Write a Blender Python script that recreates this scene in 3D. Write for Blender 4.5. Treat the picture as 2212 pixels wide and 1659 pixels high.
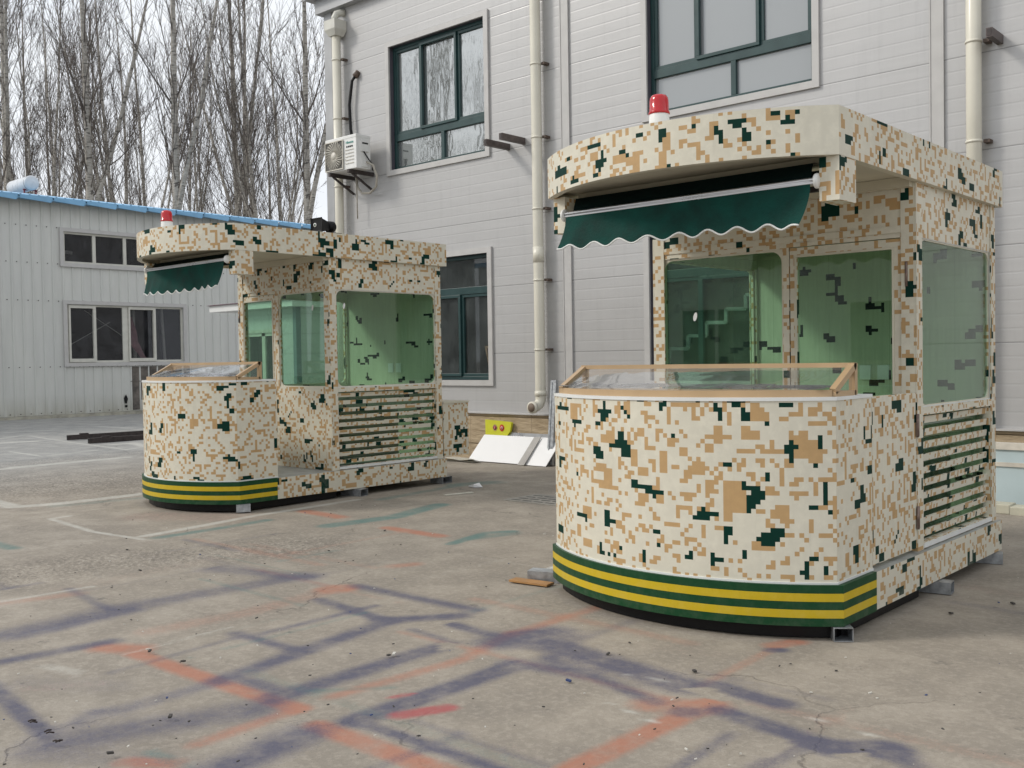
import bpy, math, random
from mathutils import Vector, Matrix
import numpy as np
R = random.Random(7)
for o in list(bpy.data.objects): bpy.data.objects.remove(o)
SC = bpy.context.scene
# ---------------------------------------------------------------- camera
F_PX, W_PX = 2182.0, 2212.0
YAW, RHO, PIT = math.radians(42.1), 0.016, math.atan(53.5/2182.0)
Fv = Vector((-math.sin(YAW), math.cos(YAW), 0)); Rv = Vector((math.cos(YAW), math.sin(YAW), 0)); Uv = Vector((0, 0, 1))
fw = math.cos(PIT)*Fv - math.sin(PIT)*Uv; upv = math.sin(PIT)*Fv + math.cos(PIT)*Uv
cr = math.cos(RHO)*Rv - math.sin(RHO)*upv; cu = math.sin(RHO)*Rv + math.cos(RHO)*upv
cd = bpy.data.cameras.new('camera'); cam = bpy.data.objects.new('camera', cd); SC.collection.objects.link(cam)
M = Matrix(((cr.x, cu.x, -fw.x, 0), (cr.y, cu.y, -fw.y, 0), (cr.z, cu.z, -fw.z, 1.5), (0, 0, 0, 1)))
cam.matrix_world = M
cd.sensor_width = 36; cd.lens = 36*F_PX/W_PX; cd.clip_end = 2000; cd.clip_start = 0.05
SC.camera = cam
# ---------------------------------------------------------------- light
SUN = Vector((-.60, -.58, .62)).normalized()
w = bpy.data.worlds.new('World'); SC.world = w; w.use_nodes = True
nt = w.node_tree; nt.nodes.clear()
sky = nt.nodes.new('ShaderNodeTexSky'); sky.sky_type = 'NISHITA'; sky.sun_disc = False
sky.sun_elevation = math.asin(SUN.z); sky.sun_rotation = math.atan2(SUN.x, SUN.y)
sky.air_density = 1.5; sky.dust_density = 6; sky.ozone_density = 1
# high overcast: a pale veil of cloud over the physical sky
hsv = nt.nodes.new('ShaderNodeHueSaturation'); hsv.inputs['Saturation'].default_value = .30; hsv.inputs['Value'].default_value = 1.0
nt.links.new(sky.outputs[0], hsv.inputs['Color'])
tc = nt.nodes.new('ShaderNodeTexCoord'); mp = nt.nodes.new('ShaderNodeMapping'); mp.inputs['Scale'].default_value = (1, 1, 3)
nz = nt.nodes.new('ShaderNodeTexNoise'); nz.inputs['Scale'].default_value = 1.6; nz.inputs['Detail'].default_value = 5
nt.links.new(tc.outputs['Generated'], mp.inputs[0]); nt.links.new(mp.outputs[0], nz.inputs['Vector'])
rmp = nt.nodes.new('ShaderNodeValToRGB'); rmp.color_ramp.elements[0].position = .35; rmp.color_ramp.elements[1].position = .7
rmp.color_ramp.elements[0].color = (8.3, 8.8, 9.6, 1); rmp.color_ramp.elements[1].color = (10.6, 10.8, 11.0, 1)
nt.links.new(nz.outputs[0], rmp.inputs[0])
mx = nt.nodes.new('ShaderNodeMix'); mx.data_type = 'RGBA'; mx.inputs[0].default_value = .86
nt.links.new(hsv.outputs[0], mx.inputs[6]); nt.links.new(rmp.outputs[0], mx.inputs[7])
bg = nt.nodes.new('ShaderNodeBackground'); bg.inputs['Strength'].default_value = .10
wo = nt.nodes.new('ShaderNodeOutputWorld')
nt.links.new(mx.outputs[2], bg.inputs['Color']); nt.links.new(bg.outputs[0], wo.inputs[0])
sl = bpy.data.lights.new('sun', 'SUN'); sl.energy = 1.5; sl.angle = math.radians(11); sl.color = (1, .95, .87)
so = bpy.data.objects.new('sun', sl); SC.collection.objects.link(so)
so.rotation_euler = SUN.to_track_quat('Z', 'Y').to_euler(); so.location = (-8, -8, 20)
vs = SC.view_settings; vs.view_transform = 'Standard'; vs.look = 'None'; vs.exposure = 0.16; vs.gamma = 1
SC.cycles.max_bounces = 8; SC.cycles.transparent_max_bounces = 16
SC.cycles.sample_clamp_indirect = 6

# ---------------------------------------------------------------- tags and mesh helpers
COL = SC.collection
def tag(o, label=None, cat=None, group=None, kind=None):
    if label: o['label'] = label
    if cat: o['category'] = cat
    if group: o['group'] = group
    if kind: o['kind'] = kind
    return o
def empty(name, loc=(0, 0, 0), rz=0, sc=1):
    o = bpy.data.objects.new(name, None); COL.objects.link(o)
    o.location = loc; o.rotation_euler = (0, 0, rz); o.scale = (sc, sc, sc); o.empty_display_size = .2
    return o
class MB:
    def __init__(s): s.v = []; s.f = []; s.uv = []; s.m = []; s.sm = []
    def face(s, pts, mi=0, uv=None, smooth=False):
        b = len(s.v); s.v += [tuple(p) for p in pts]; s.f.append(tuple(range(b, b+len(pts)))); s.uv.append(uv); s.m.append(mi); s.sm.append(smooth)
    def shared(s, verts, faces, mi=0, smooth=False, uvs=None):
        b = len(s.v); s.v += [tuple(p) for p in verts]
        for k, f in enumerate(faces):
            s.f.append(tuple(b+i for i in f)); s.uv.append([uvs[i] for i in f] if uvs else None); s.m.append(mi); s.sm.append(smooth)
    def box(s, x0, x1, y0, y1, z0, z1, mi=0):
        V = [(x, y, z) for z in (z0, z1) for y in (y0, y1) for x in (x0, x1)]
        s.shared(V, [(0, 2, 3, 1), (4, 5, 7, 6), (0, 1, 5, 4), (2, 6, 7, 3), (0, 4, 6, 2), (1, 3, 7, 5)], mi)
    def obox(s, c, dx, dy, dz, mi=0):      # oriented box: centre and three half vectors
        c, dx, dy, dz = map(Vector, (c, dx, dy, dz))
        V = [c+a*dx+b*dy+e*dz for e in (-1, 1) for b in (-1, 1) for a in (-1, 1)]
        s.shared(V, [(0, 2, 3, 1), (4, 5, 7, 6), (0, 1, 5, 4), (2, 6, 7, 3), (0, 4, 6, 2), (1, 3, 7, 5)], mi)
    def bar(s, p0, p1, w, h, up=(0, 0, 1), mi=0):
        p0, p1 = Vector(p0), Vector(p1); d = p1-p0; a = d.normalized(); u = Vector(up); sd = a.cross(u)
        if sd.length < 1e-4: sd = a.cross(Vector((1, 0, 0)))
        sd.normalize(); u = sd.cross(a).normalized()
        s.obox((p0+p1)/2, d/2, sd*w/2, u*h/2, mi)
    def tube(s, pts, r, n=8, mi=0, caps=True, smooth=True):
        pts = [Vector(p) for p in pts]; rs = r if isinstance(r, (list, tuple)) else [r]*len(pts)
        V = []; prev = None
        for i, p in enumerate(pts):
            a = (pts[min(i+1, len(pts)-1)]-pts[max(i-1, 0)]).normalized()
            if prev is None:
                prev = a.cross(Vector((0, 0, 1)) if abs(a.z) < .9 else Vector((1, 0, 0))).normalized()
            else:
                prev = (prev-a*prev.dot(a)).normalized()
            q = a.cross(prev)
            for k in range(n):
                t = 2*math.pi*k/n; V.append(p+rs[i]*(math.cos(t)*prev+math.sin(t)*q))
        Fc = []
        for i in range(len(pts)-1):
            for k in range(n):
                k2 = (k+1) % n; Fc.append((i*n+k, i*n+k2, (i+1)*n+k2, (i+1)*n+k))
        if caps: Fc += [tuple(range(n-1, -1, -1)), tuple((len(pts)-1)*n+k for k in range(n))]
        s.shared(V, Fc, mi, smooth)
    def lathe(s, prof, c=(0, 0, 0), n=24, mi=0, axis='z', smooth=True):
        V = []
        for (r_, h_) in prof:
            for k in range(n):
                t = 2*math.pi*k/n; a, b = r_*math.cos(t), r_*math.sin(t)
                p = (a, b, h_) if axis == 'z' else ((h_, a, b) if axis == 'x' else (b, h_, a))
                V.append((c[0]+p[0], c[1]+p[1], c[2]+p[2]))
        Fc = []
        for i in range(len(prof)-1):
            for k in range(n):
                k2 = (k+1) % n; Fc.append((i*n+k, i*n+k2, (i+1)*n+k2, (i+1)*n+k))
        Fc += [tuple(range(n-1, -1, -1)), tuple((len(prof)-1)*n+k for k in range(n))]
        s.shared(V, Fc, mi, smooth)
    def slab(s, ax, c0, c1, u0, u1, v0, v1, holes=(), mo=0, mi=0, mr=0):
        P = (lambda c, u, v: (c, u, v)) if ax == 'x' else (lambda c, u, v: (u, c, v))
        us = sorted({u0, u1, *[h[0] for h in holes], *[h[1] for h in holes]}); vs_ = sorted({v0, v1, *[h[2] for h in holes], *[h[3] for h in holes]})
        us = [u for u in us if u0 <= u <= u1]; vs_ = [v for v in vs_ if v0 <= v <= v1]
        inh = lambda u, v: any(h[0] < u < h[1] and h[2] < v < h[3] for h in holes)
        flip = (ax == 'y') ^ (c1 > c0)
        def q(a, b, c, d, m, fl):
            pts = [a, b, c, d]
            if fl: pts.reverse()
            s.face(pts, m)
        for i in range(len(us)-1):
            for j in range(len(vs_)-1):
                a, b, c, d = us[i], us[i+1], vs_[j], vs_[j+1]
                if inh((a+b)/2, (c+d)/2): continue
                q(P(c0, a, c), P(c0, b, c), P(c0, b, d), P(c0, a, d), mo, flip)
                q(P(c1, a, c), P(c1, b, c), P(c1, b, d), P(c1, a, d), mi, not flip)
        for (a, b, c, d) in list(holes)+[(u0, u1, v0, v1)]:
            s.face([P(c0, a, c), P(c1, a, c), P(c1, b, c), P(c0, b, c)], mr)
            s.face([P(c0, a, d), P(c1, a, d), P(c1, b, d), P(c0, b, d)], mr)
            s.face([P(c0, a, c), P(c1, a, c), P(c1, a, d), P(c0, a, d)], mr)
            s.face([P(c0, b, c), P(c1, b, c), P(c1, b, d), P(c0, b, d)], mr)
    def ring(s, ax, c0, c1, u0, u1, v0, v1, t, r, n=6, mi=0):   # frame with rounded inner corners
        P = (lambda c, u, v: (c, u, v)) if ax == 'x' else (lambda c, u, v: (u, c, v))
        inn, out = [], []
        cs = [(u1-t-r, v1-t-r, 0, (u1, v1)), (u0+t+r, v1-t-r, 90, (u0, v1)), (u0+t+r, v0+t+r, 180, (u0, v0)), (u1-t-r, v0+t+r, 270, (u1, v0))]
        for cu_, cv_, a0, o in cs:
            for k in range(n+1):
                a = math.radians(a0+90*k/n); inn.append((cu_+r*math.cos(a), cv_+r*math.sin(a))); out.append(o)
        N = len(inn)
        for k in range(N):
            k2 = (k+1) % N
            for c in (c0, c1):
                if out[k] == out[k2]: s.face([P(c, *out[k]), P(c, *inn[k]), P(c, *inn[k2])], mi)
                else: s.face([P(c, *out[k]), P(c, *inn[k]), P(c, *inn[k2]), P(c, *out[k2])], mi)
            s.face([P(c0, *inn[k]), P(c1, *inn[k]), P(c1, *inn[k2]), P(c0, *inn[k2])], mi)
    def outline(s, pts, z0, z1, mi=0, closed=True, top=True, bot=True, u0=0, mt=None, smooth=False, mb_=None):
        n = len(pts); u = u0
        for i in range(n if closed else n-1):
            a, b = pts[i], pts[(i+1) % n]; L = math.hypot(a[0]-b[0], a[1]-b[1])
            s.face([(a[0], a[1], z0), (b[0], b[1], z0), (b[0], b[1], z1), (a[0], a[1], z1)], mi, [(u, z0), (u+L, z0), (u+L, z1), (u, z1)])
            u += L
        if top: s.face([(p[0], p[1], z1) for p in pts], mi if mt is None else mt)
        if bot: s.face([(p[0], p[1], z0) for p in reversed(pts)], (mi if mt is None else mt) if mb_ is None else mb_)
    def stencil(s, mats, off):
        slots = []; start = []
        for m_ in mats:
            start.append(len(slots)); slots += CAMO_MATS if m_ == 'CAMO' else INNER_MATS if m_ == 'CAMO_IN' else [m_]
        s.newmats = slots; o = MB()
        for f, uv, mi, sm_ in zip(s.f, s.uv, s.m, s.sm):
            P_ = [s.v[i] for i in f]; sheet = SHEET if mats[mi] == 'CAMO' else SHEET_IN if mats[mi] == 'CAMO_IN' else None
            if sheet is None: o.face(P_, start[mi], uv, sm_); continue
            if uv is None:
                a, b, c = Vector(P_[0]), Vector(P_[1]), Vector(P_[2]); nn = (b-a).cross(c-b); nx_, ny_, nz_ = abs(nn.x), abs(nn.y), abs(nn.z)
                uv = [((p_[1], p_[2]) if nx_ > max(ny_, nz_) else ((p_[0], p_[2]) if ny_ > nz_ else (p_[0], p_[1]))) for p_ in P_]
            uo_ = [(a+off[0]+10*CELL*0, b+off[1]) for a, b in uv]
            if min(a for a, b in uo_) < 0: uo_ = [(a+200*CELL*8, b+CH*CELL) for a, b in uo_]
            r_ = cut_cells(P_, uo_, sheet, CELL)
            if r_ is None: o.face(P_, start[mi], uv, sm_); continue
            for (q_, uq, c) in r_: o.face(q_, start[mi]+min(c, 2 if sheet is SHEET else 1), uq, sm_)
        return o
    def build(s, name, mats, parent=None, uvoff=(0, 0), bevel=0, weld=False):
        if not isinstance(mats, (list, tuple)): mats = [mats]
        if 'CAMO' in mats or 'CAMO_IN' in mats: s, mats, bevel = s.stencil(mats, uvoff), s.newmats, 0
        me = bpy.data.meshes.new(name); me.from_pydata(s.v, [], s.f)
        for m_ in mats: me.materials.append(m_)
        me.polygons.foreach_set('material_index', s.m); me.polygons.foreach_set('use_smooth', s.sm)
        uvl = me.uv_layers.new(name='UVMap'); k = 0; buf = []
        for p, uv in zip(me.polygons, s.uv):
            nn = p.normal
            for j, vi in enumerate(p.vertices):
                if uv: q = uv[j]
                else:
                    c = s.v[vi]
                    q = (c[1], c[2]) if abs(nn.x) > max(abs(nn.y), abs(nn.z)) else ((c[0], c[2]) if abs(nn.y) > abs(nn.z) else (c[0], c[1]))
                buf += [q[0]+uvoff[0], q[1]+uvoff[1]]
        uvl.data.foreach_set('uv', buf)
        me.update()
        o = bpy.data.objects.new(name, me); COL.objects.link(o)
        if parent: o.parent = parent
        if bevel:
            b = o.modifiers.new('bevel', 'BEVEL'); b.width = bevel; b.segments = 2; b.limit_method = 'ANGLE'; b.angle_limit = math.radians(40)
        return o

# ---------------------------------------------------------------- materials
class N:
    """tiny node-writing helper"""
    def __init__(s, name):
        s.mat = bpy.data.materials.new(name); s.mat.use_nodes = True; s.t = s.mat.node_tree; s.t.nodes.clear()
        s.out = s.t.nodes.new('ShaderNodeOutputMaterial')
    def n(s, typ, **kw):
        nd = s.t.nodes.new(typ)
        for k, v in kw.items():
            if hasattr(nd, k) and k not in nd.inputs: setattr(nd, k, v)
            else: s.set(nd, k, v)
        return nd
    def set(s, nd, k, v):
        i = nd.inputs[k]
        if isinstance(v, bpy.types.NodeSocket): s.t.links.new(v, i)
        else: i.default_value = v
    def m(s, op, a, b=None, c=None, clamp=False):
        nd = s.t.nodes.new('ShaderNodeMath'); nd.operation = op; nd.use_clamp = clamp
        for k, x in enumerate((a, b, c)):
            if x is not None: s.set(nd, k, x)
        return nd.outputs[0]
    def mix(s, f, a, b, blend='MIX'):
        nd = s.t.nodes.new('ShaderNodeMix'); nd.data_type = 'RGBA'; nd.blend_type = blend
        s.set(nd, 0, f); s.set(nd, 6, c4(a)); s.set(nd, 7, c4(b)); return nd.outputs[2]
    def noise(s, vec, scale, detail=3, rough=.55, w=None, out=0):
        nd = s.t.nodes.new('ShaderNodeTexNoise'); nd.inputs['Scale'].default_value = scale; nd.inputs['Detail'].default_value = detail; nd.inputs['Roughness'].default_value = rough
        if vec is not None: s.t.links.new(vec, nd.inputs['Vector'])
        return nd.outputs[out]
    def mr(s, v, a, b, c=0, d=1):
        nd = s.t.nodes.new('ShaderNodeMapRange'); s.set(nd, 0, v); s.set(nd, 1, a); s.set(nd, 2, b); s.set(nd, 3, c); s.set(nd, 4, d); return nd.outputs[0]
    def pos(s): return s.n('ShaderNodeNewGeometry').outputs['Position']
    def obj(s): return s.n('ShaderNodeTexCoord').outputs['Object']
    def uv(s): return s.n('ShaderNodeUVMap', uv_map='UVMap').outputs[0]
    def sep(s, v):
        nd = s.t.nodes.new('ShaderNodeSeparateXYZ'); s.t.links.new(v, nd.inputs[0]); return nd.outputs
    def comb(s, x, y, z=0):
        nd = s.t.nodes.new('ShaderNodeCombineXYZ'); s.set(nd, 0, x); s.set(nd, 1, y); s.set(nd, 2, z); return nd.outputs[0]
    def scl(s, v, k):
        nd = s.t.nodes.new('ShaderNodeVectorMath'); nd.operation = 'MULTIPLY'; s.t.links.new(v, nd.inputs[0]); nd.inputs[1].default_value = k; return nd.outputs[0]
    def bump(s, h, st, dist=.01):
        nd = s.t.nodes.new('ShaderNodeBump'); nd.inputs['Strength'].default_value = st; nd.inputs['Distance'].default_value = dist; s.t.links.new(h, nd.inputs['Height']); return nd.outputs[0]
    def pbr(s, col, rough=.5, metal=0, normal=None, spec=.5, coat=0, trans=0):
        nd = s.t.nodes.new('ShaderNodeBsdfPrincipled'); s.set(nd, 'Base Color', c4(col)); s.set(nd, 'Roughness', rough); s.set(nd, 'Metallic', metal)
        s.set(nd, 'Specular IOR Level', spec); s.set(nd, 'Coat Weight', coat); s.set(nd, 'Transmission Weight', trans)
        if normal is not None: s.set(nd, 'Normal', normal)
        return nd.outputs[0]
    def done(s, sh): s.t.links.new(sh, s.out.inputs[0]); return s.mat
def c4(c):
    return (*c, 1) if isinstance(c, tuple) and len(c) == 3 else c
def plain(name, col, rough=.5, metal=0, var=.12, scale=6, spec=.5, bump=0, coat=0):
    g = N(name); ob = g.obj(); n1 = g.noise(ob, scale, 4)
    f = g.mr(n1, .3, .7); dark = tuple(c*(1-var*1.6) for c in col); light = tuple(min(1, c*(1+var*.5)) for c in col)
    nm = g.bump(g.noise(ob, scale*12, 3), bump) if bump else None
    return g.done(g.pbr(g.mix(f, dark, light), g.mr(n1, .3, .7, rough*.85, min(1, rough*1.15)), metal, nm, spec, coat))

# ---- stencil camouflage: the cut-out shapes are laid out once on a sheet of square cells; every painted panel is cut from that sheet
CELL = .0245
ST_CG=[(30,51,3,1),(22,48,5,1),(27,48,4,1),(24,49,2,1),(47,49,1,2),(45,48,5,1),(46,47,3,1),(46,46,2,1),(44,45,2,1),(53,49,1,1),(54,48,1,1),(55,47,1,1),(34,44,1,2),(33,45,5,1),(23,44,2,1),(52,42,2,2),(49,40,3,1),(51,40,4,2),(53,38,3,3),(43,38,3,2),(44,37,3,2),(23,35,5,1),(23,33,2,2),(35,32,1,1),(58,51,2,1),(65,50,1,2),(64,49,1,2),(73,51,1,1),(77,49,1,2),(78,49,1,1),(78,47,1,2),(80,51,4,1),(81,50,2,1),(83,49,1,1),(83,47,2,2),(92,50,1,1),(91,50,3,1),(88,46,1,1),(67,43,1,1),(79,37,2,1),(93,42,1,1),(92,41,3,1),(92,40,2,1),(93,38,1,2),(99,41,1,3),(98,37,1,1),(88,34,1,2),(56,31,2,2),(58,31,4,1),(60,30,5,1),(62,29,1,1),(83,32,1,2),(84,32,3,1),(85,30,3,2),(84,29,3,2),(84,28,2,1),(84,27,1,1),(74,27,1,1),(73,26,5,1),(72,25,4,1),(100,29,1,5),(101,27,1,1),(97,28,2,1),(35,22,5,1),(39,21,1,1),(47,21,2,4),(49,22,2,1),(62,21,2,1),(63,18,1,1),(79,23,2,1),(79,22,2,1),(79,20,1,2),(89,22,3,2),(87,21,4,2),(86,21,2,1),(87,20,3,1),(45,14,1,3),(46,14,1,1),(48,14,1,1),(50,14,1,1),(52,16,1,1),(59,15,1,2),(59,14,1,1),(71,16,1,2),(70,16,2,1),(76,15,1,3),(77,16,2,1),(83,17,1,2),(97,17,2,1),(96,15,1,2),(96,14,1,2),(95,14,1,1),(96,13,1,1),(100,14,1,2),(21,17,5,1),(21,16,3,2),(24,16,2,1)]
ST_CT=[(32,47,6,3),(34,49,3,1),(32,46,4,1),(46,41,5,2),(48,43,3,1),(42,31,8,4),(44,35,4,1),(45,30,7,1),(72,35,3,3),(71,36,5,1),(73,38,1,1),(94,37,6,6),(95,43,2,2),(100,40,1,1),(96,36,1,1),(79,27,5,7),(80,33,3,1),(79,25,2,2),(89,26,4,2),(90,28,3,1),(91,25,3,1),(92,24,1,1),(85,47,3,4),(87,47,2,2),(38,22,4,3),(38,15,4,2),(58,28,3,2),(57,26,3,2),(82,43,5,2),(83,45,2,1),(77,42,2,4),(75,40,2,2),(84,19,6,2),(64,35,2,5),(56,36,2,4),(58,34,3,2),(67,50,5,1),(80,45,1,4),(68,27,4,1),(68,25,1,2),(74,23,1,1),(74,21,1,2),(93,31,4,1),(94,30,1,1),(98,31,1,3),(97,23,1,3),(99,22,3,1),(75,43,6,1),(82,40,4,1),(91,33,1,4),(95,19,1,1),(100,13,2,1),(54,29,1,2),(65,23,4,1),(67,15,2,2)]
ST_RG=[(137,111,5,1),(127,110,2,1),(153,111,2,1),(119,107,8,2),(121,109,2,1),(140,107,4,1),(142,108,1,2),(140,106,3,1),(141,105,1,1),(129,104,4,1),(130,105,1,1),(130,104,1,1),(120,102,1,3),(148,108,1,1),(149,108,1,1),(150,107,1,1),(139,104,2,1),(159,111,2,1),(160,110,1,2),(159,109,1,2),(146,102,2,1),(148,102,1,1),(161,103,1,1),(167,111,1,1),(172,109,1,2),(173,109,1,1),(173,107,1,2),(175,111,4,1),(176,110,2,1),(178,107,1,3),(179,107,1,2),(183,106,1,1),(184,112,2,1),(187,111,1,1),(186,110,3,1),(189,112,1,1),(188,103,1,1),(194,103,1,2)]
ST_RT=[(190,112,4,2),(190,110,1,2),(179,110,2,2),(160,107,2,4),(159,103,2,4),(146,106,4,2),(150,105,4,2),(152,103,2,2),(176,103,3,1),(192,104,1,6),(191,105,2,1),(166,107,3,1),(168,104,1,3),(164,111,2,1),(172,104,3,1),(181,109,3,1),(183,108,1,1),(170,108,2,1),(152,107,3,1),(129,105,6,1),(138,108,3,2)]

CW, CH = 640, 400
def make_sheet():
    q = random.Random(99); S_ = np.zeros((CH, CW), np.uint8)
    lib = [[(0, 0)], [(0, 0), (1, 0)], [(0, 0), (0, 1)], [(0, 0), (1, 1)], [(0, 0), (1, 1), (2, 2)], [(0, 0), (1, -1)], [(0, 0), (1, 0), (0, 1)], [(0, 0), (1, 0), (1, 1)], [(0, 0), (1, 0), (2, 0), (2, 1)], [(0, 0), (0, 1), (0, 2), (1, 2)],
           [(0, 0), (1, 0), (2, 0), (3, 0)], [(0, 0), (0, 1), (0, 2), (0, 3)], [(0, 0), (0, 1), (0, 2), (1, 0), (2, 0)], [(0, 0), (1, 0), (1, 1), (2, 1)], [(0, 0), (0, 1), (1, 1), (1, 2)], [(0, 0), (1, 0), (2, 0), (1, 1)], [(0, 0), (1, 0), (2, 0), (3, 0), (4, 0), (4, 1), (4, 2)],
           [(0, 0), (1, 0), (0, 1), (1, 1), (2, 1)], [(0, 0), (0, 1), (0, 2), (0, 3), (1, 1), (1, 2)], [(0, 0), (1, 0), (2, 0), (0, 1), (0, 2), (0, 3), (0, 4)], [(0, 0), (1, 0), (1, 1), (2, 1), (2, 2), (1, 2)], [(0, 0), (1, 0), (2, 0), (3, 0), (1, 1), (2, 1)]]
    wts = [22, 5, 5, 5, 3, 4, 5, 5, 4, 4, 3, 3, 4, 4, 4, 4, 2, 4, 3, 2, 3, 3]
    def blob(x, y, n, col, big):
        cells = []; cx_, cy_ = x, y
        for _ in range(n):
            w_, h_ = q.choice(big); cells += [(cx_+i, cy_+j) for i in range(w_) for j in range(h_)]
            cx_ += q.randint(-2, w_); cy_ += q.choice((-1, -1, 1, 1, 0))*q.randint(1, h_)
        for (a, b) in cells: S_[b % CH, a % CW] = col
    for gy_ in range(0, CH, 13):
        for gx_ in range(0, CW, 13):
            if q.random() < .50: blob(gx_+q.randint(0, 9), gy_+q.randint(0, 9), q.randint(2, 4), 1, ((3, 2), (2, 3), (4, 1), (3, 2), (2, 2), (5, 1), (1, 4)))
    for (T_, x0, x1, y0, y1) in ((ST_CT, 19, 110, 10, 53), (ST_RT, 108, 200, 102, 116)):      # the near kiosk's own big tan shapes
        S_[y0:y1, x0:x1] = 0
        for (a, b, w_, h_) in T_: S_[max(0, b):b+h_, a:a+w_] = 1
    for _ in range(int(CW*CH*.40)):
        x, y = q.randrange(CW), q.randrange(CH); sh = q.choices(lib, wts)[0]; fx, fy, sw = q.random() < .5, q.random() < .5, q.random() < .5
        cs = []
        for (a, b) in sh:
            if fx: a = -a
            if fy: b = -b
            if sw: a, b = b, a
            cs.append(((x+a) % CW, (y+b) % CH))
        st = set(cs); touch = 0
        for (a, b) in cs:
            if S_[b, a]: touch = 9; break
            for (da, db) in ((1, 0), (-1, 0), (0, 1), (0, -1)):
                c_ = ((a+da) % CW, (b+db) % CH)
                if c_ not in st and S_[c_[1], c_[0]]: touch += 1
        if touch == 0 or (touch <= 2 and q.random() < .14): 
            for (a, b) in cs: S_[b, a] = 1
    for gy_ in range(0, CH, 10):
        for gx_ in range(0, CW, 10):
            r_ = q.random(); x, y = gx_+q.randint(0, 7), gy_+q.randint(0, 7)
            if r_ < .56: blob(x, y, q.randint(2, 4), 2, ((3, 2), (1, 3), (2, 2), (4, 2), (2, 4), (2, 2), (3, 2), (3, 1)))
            elif r_ < .73:
                w_, h_ = q.choice(((1, 1), (2, 1), (1, 2), (1, 3)))
                for a in range(w_):
                    for b in range(h_): S_[(y+b) % CH, (x+a) % CW] = 2
            elif r_ < .78:
                for k in range(3): S_[(y+k) % CH, (x+k) % CW] = 2
    # the near kiosk's own counter front and roof fascia
    for (G_, T_, x0, x1, y0, y1) in ((ST_CG, ST_CT, 19, 110, 10, 53), (ST_RG, ST_RT, 108, 200, 102, 116)):
        sub = S_[y0:y1, x0:x1]; sub[sub == 2] = 0
        for (a, b, w_, h_) in G_: S_[max(0, b):b+h_, a:a+w_] = 2
    S_[102:116, 190:198] = 0
    I_ = np.zeros_like(S_)
    for gy_ in range(0, CH, 11):
        for gx_ in range(0, CW, 11):
            r_ = q.random(); x, y = gx_+q.randint(0, 7), gy_+q.randint(0, 7)
            if r_ < .58:
                cx_, cy_ = x, y
                for _ in range(q.randint(2, 4)):
                    w_, h_ = q.choice(((4, 1), (1, 3), (2, 2), (3, 1), (3, 2)))
                    for a in range(w_):
                        for b in range(h_): I_[(cy_+b) % CH, (cx_+a) % CW] = 1
                    cx_ += q.randint(0, w_); cy_ += q.choice((-1, 1))
            elif r_ < .78: I_[y % CH, x % CW] = 1; I_[(y+1) % CH, x % CW] = q.randint(0, 1)
    return S_, I_
SHEET, SHEET_IN = make_sheet()
def cut_cells(P4, uv, sheet, cell):
    """split one rectangular face along the cell grid, merging runs of equal colour"""
    us = [a[0] for a in uv]; vs_ = [a[1] for a in uv]; u0, u1, v0, v1 = min(us), max(us), min(vs_), max(vs_)
    if len(P4) != 4 or u1-u0 < 1e-5 or v1-v0 < 1e-5: return None
    idx_ = {}
    for p_, (a, b) in zip(P4, uv):
        ka = 0 if abs(a-u0) < 1e-6 else (1 if abs(a-u1) < 1e-6 else None); kb = 0 if abs(b-v0) < 1e-6 else (1 if abs(b-v1) < 1e-6 else None)
        if ka is None or kb is None: return None
        idx_[(ka, kb)] = Vector(p_)
    if len(idx_) != 4: return None
    A, B, C_, D_ = idx_[(0, 0)], idx_[(1, 0)], idx_[(1, 1)], idx_[(0, 1)]
    X = lambda s, t: A*(1-s)*(1-t)+B*s*(1-t)+C_*s*t+D_*(1-s)*t
    def cuts(a, b):
        r_ = [a]; k = math.floor(a/cell)+1
        while k*cell < b-1e-6:
            if k*cell > a+1e-6: r_.append(k*cell)
            k += 1
        return r_+[b]
    cu_, cv_ = cuts(u0, u1), cuts(v0, v1); out = []
    # orientation of the original face
    nrm = (Vector(P4[1])-Vector(P4[0])).cross(Vector(P4[2])-Vector(P4[1])); flip = nrm.dot((B-A).cross(C_-B)) < 0
    for j in range(len(cv_)-1):
        row = int(math.floor((cv_[j]+cv_[j+1])/2/cell)) % CH; i = 0
        while i < len(cu_)-1:
            c = sheet[row, int(math.floor((cu_[i]+cu_[i+1])/2/cell)) % CW]; k = i+1
            while k < len(cu_)-1 and sheet[row, int(math.floor((cu_[k]+cu_[k+1])/2/cell)) % CW] == c: k += 1
            s0, s1, t0, t1 = (cu_[i]-u0)/(u1-u0), (cu_[k]-u0)/(u1-u0), (cv_[j]-v0)/(v1-v0), (cv_[j+1]-v0)/(v1-v0)
            q_ = [X(s0, t0), X(s1, t0), X(s1, t1), X(s0, t1)]; uq = [(cu_[i], cv_[j]), (cu_[k], cv_[j]), (cu_[k], cv_[j+1]), (cu_[i], cv_[j+1])]
            if flip: q_.reverse(); uq.reverse()
            out.append((q_, uq, int(c))); i = k
    return out
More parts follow.
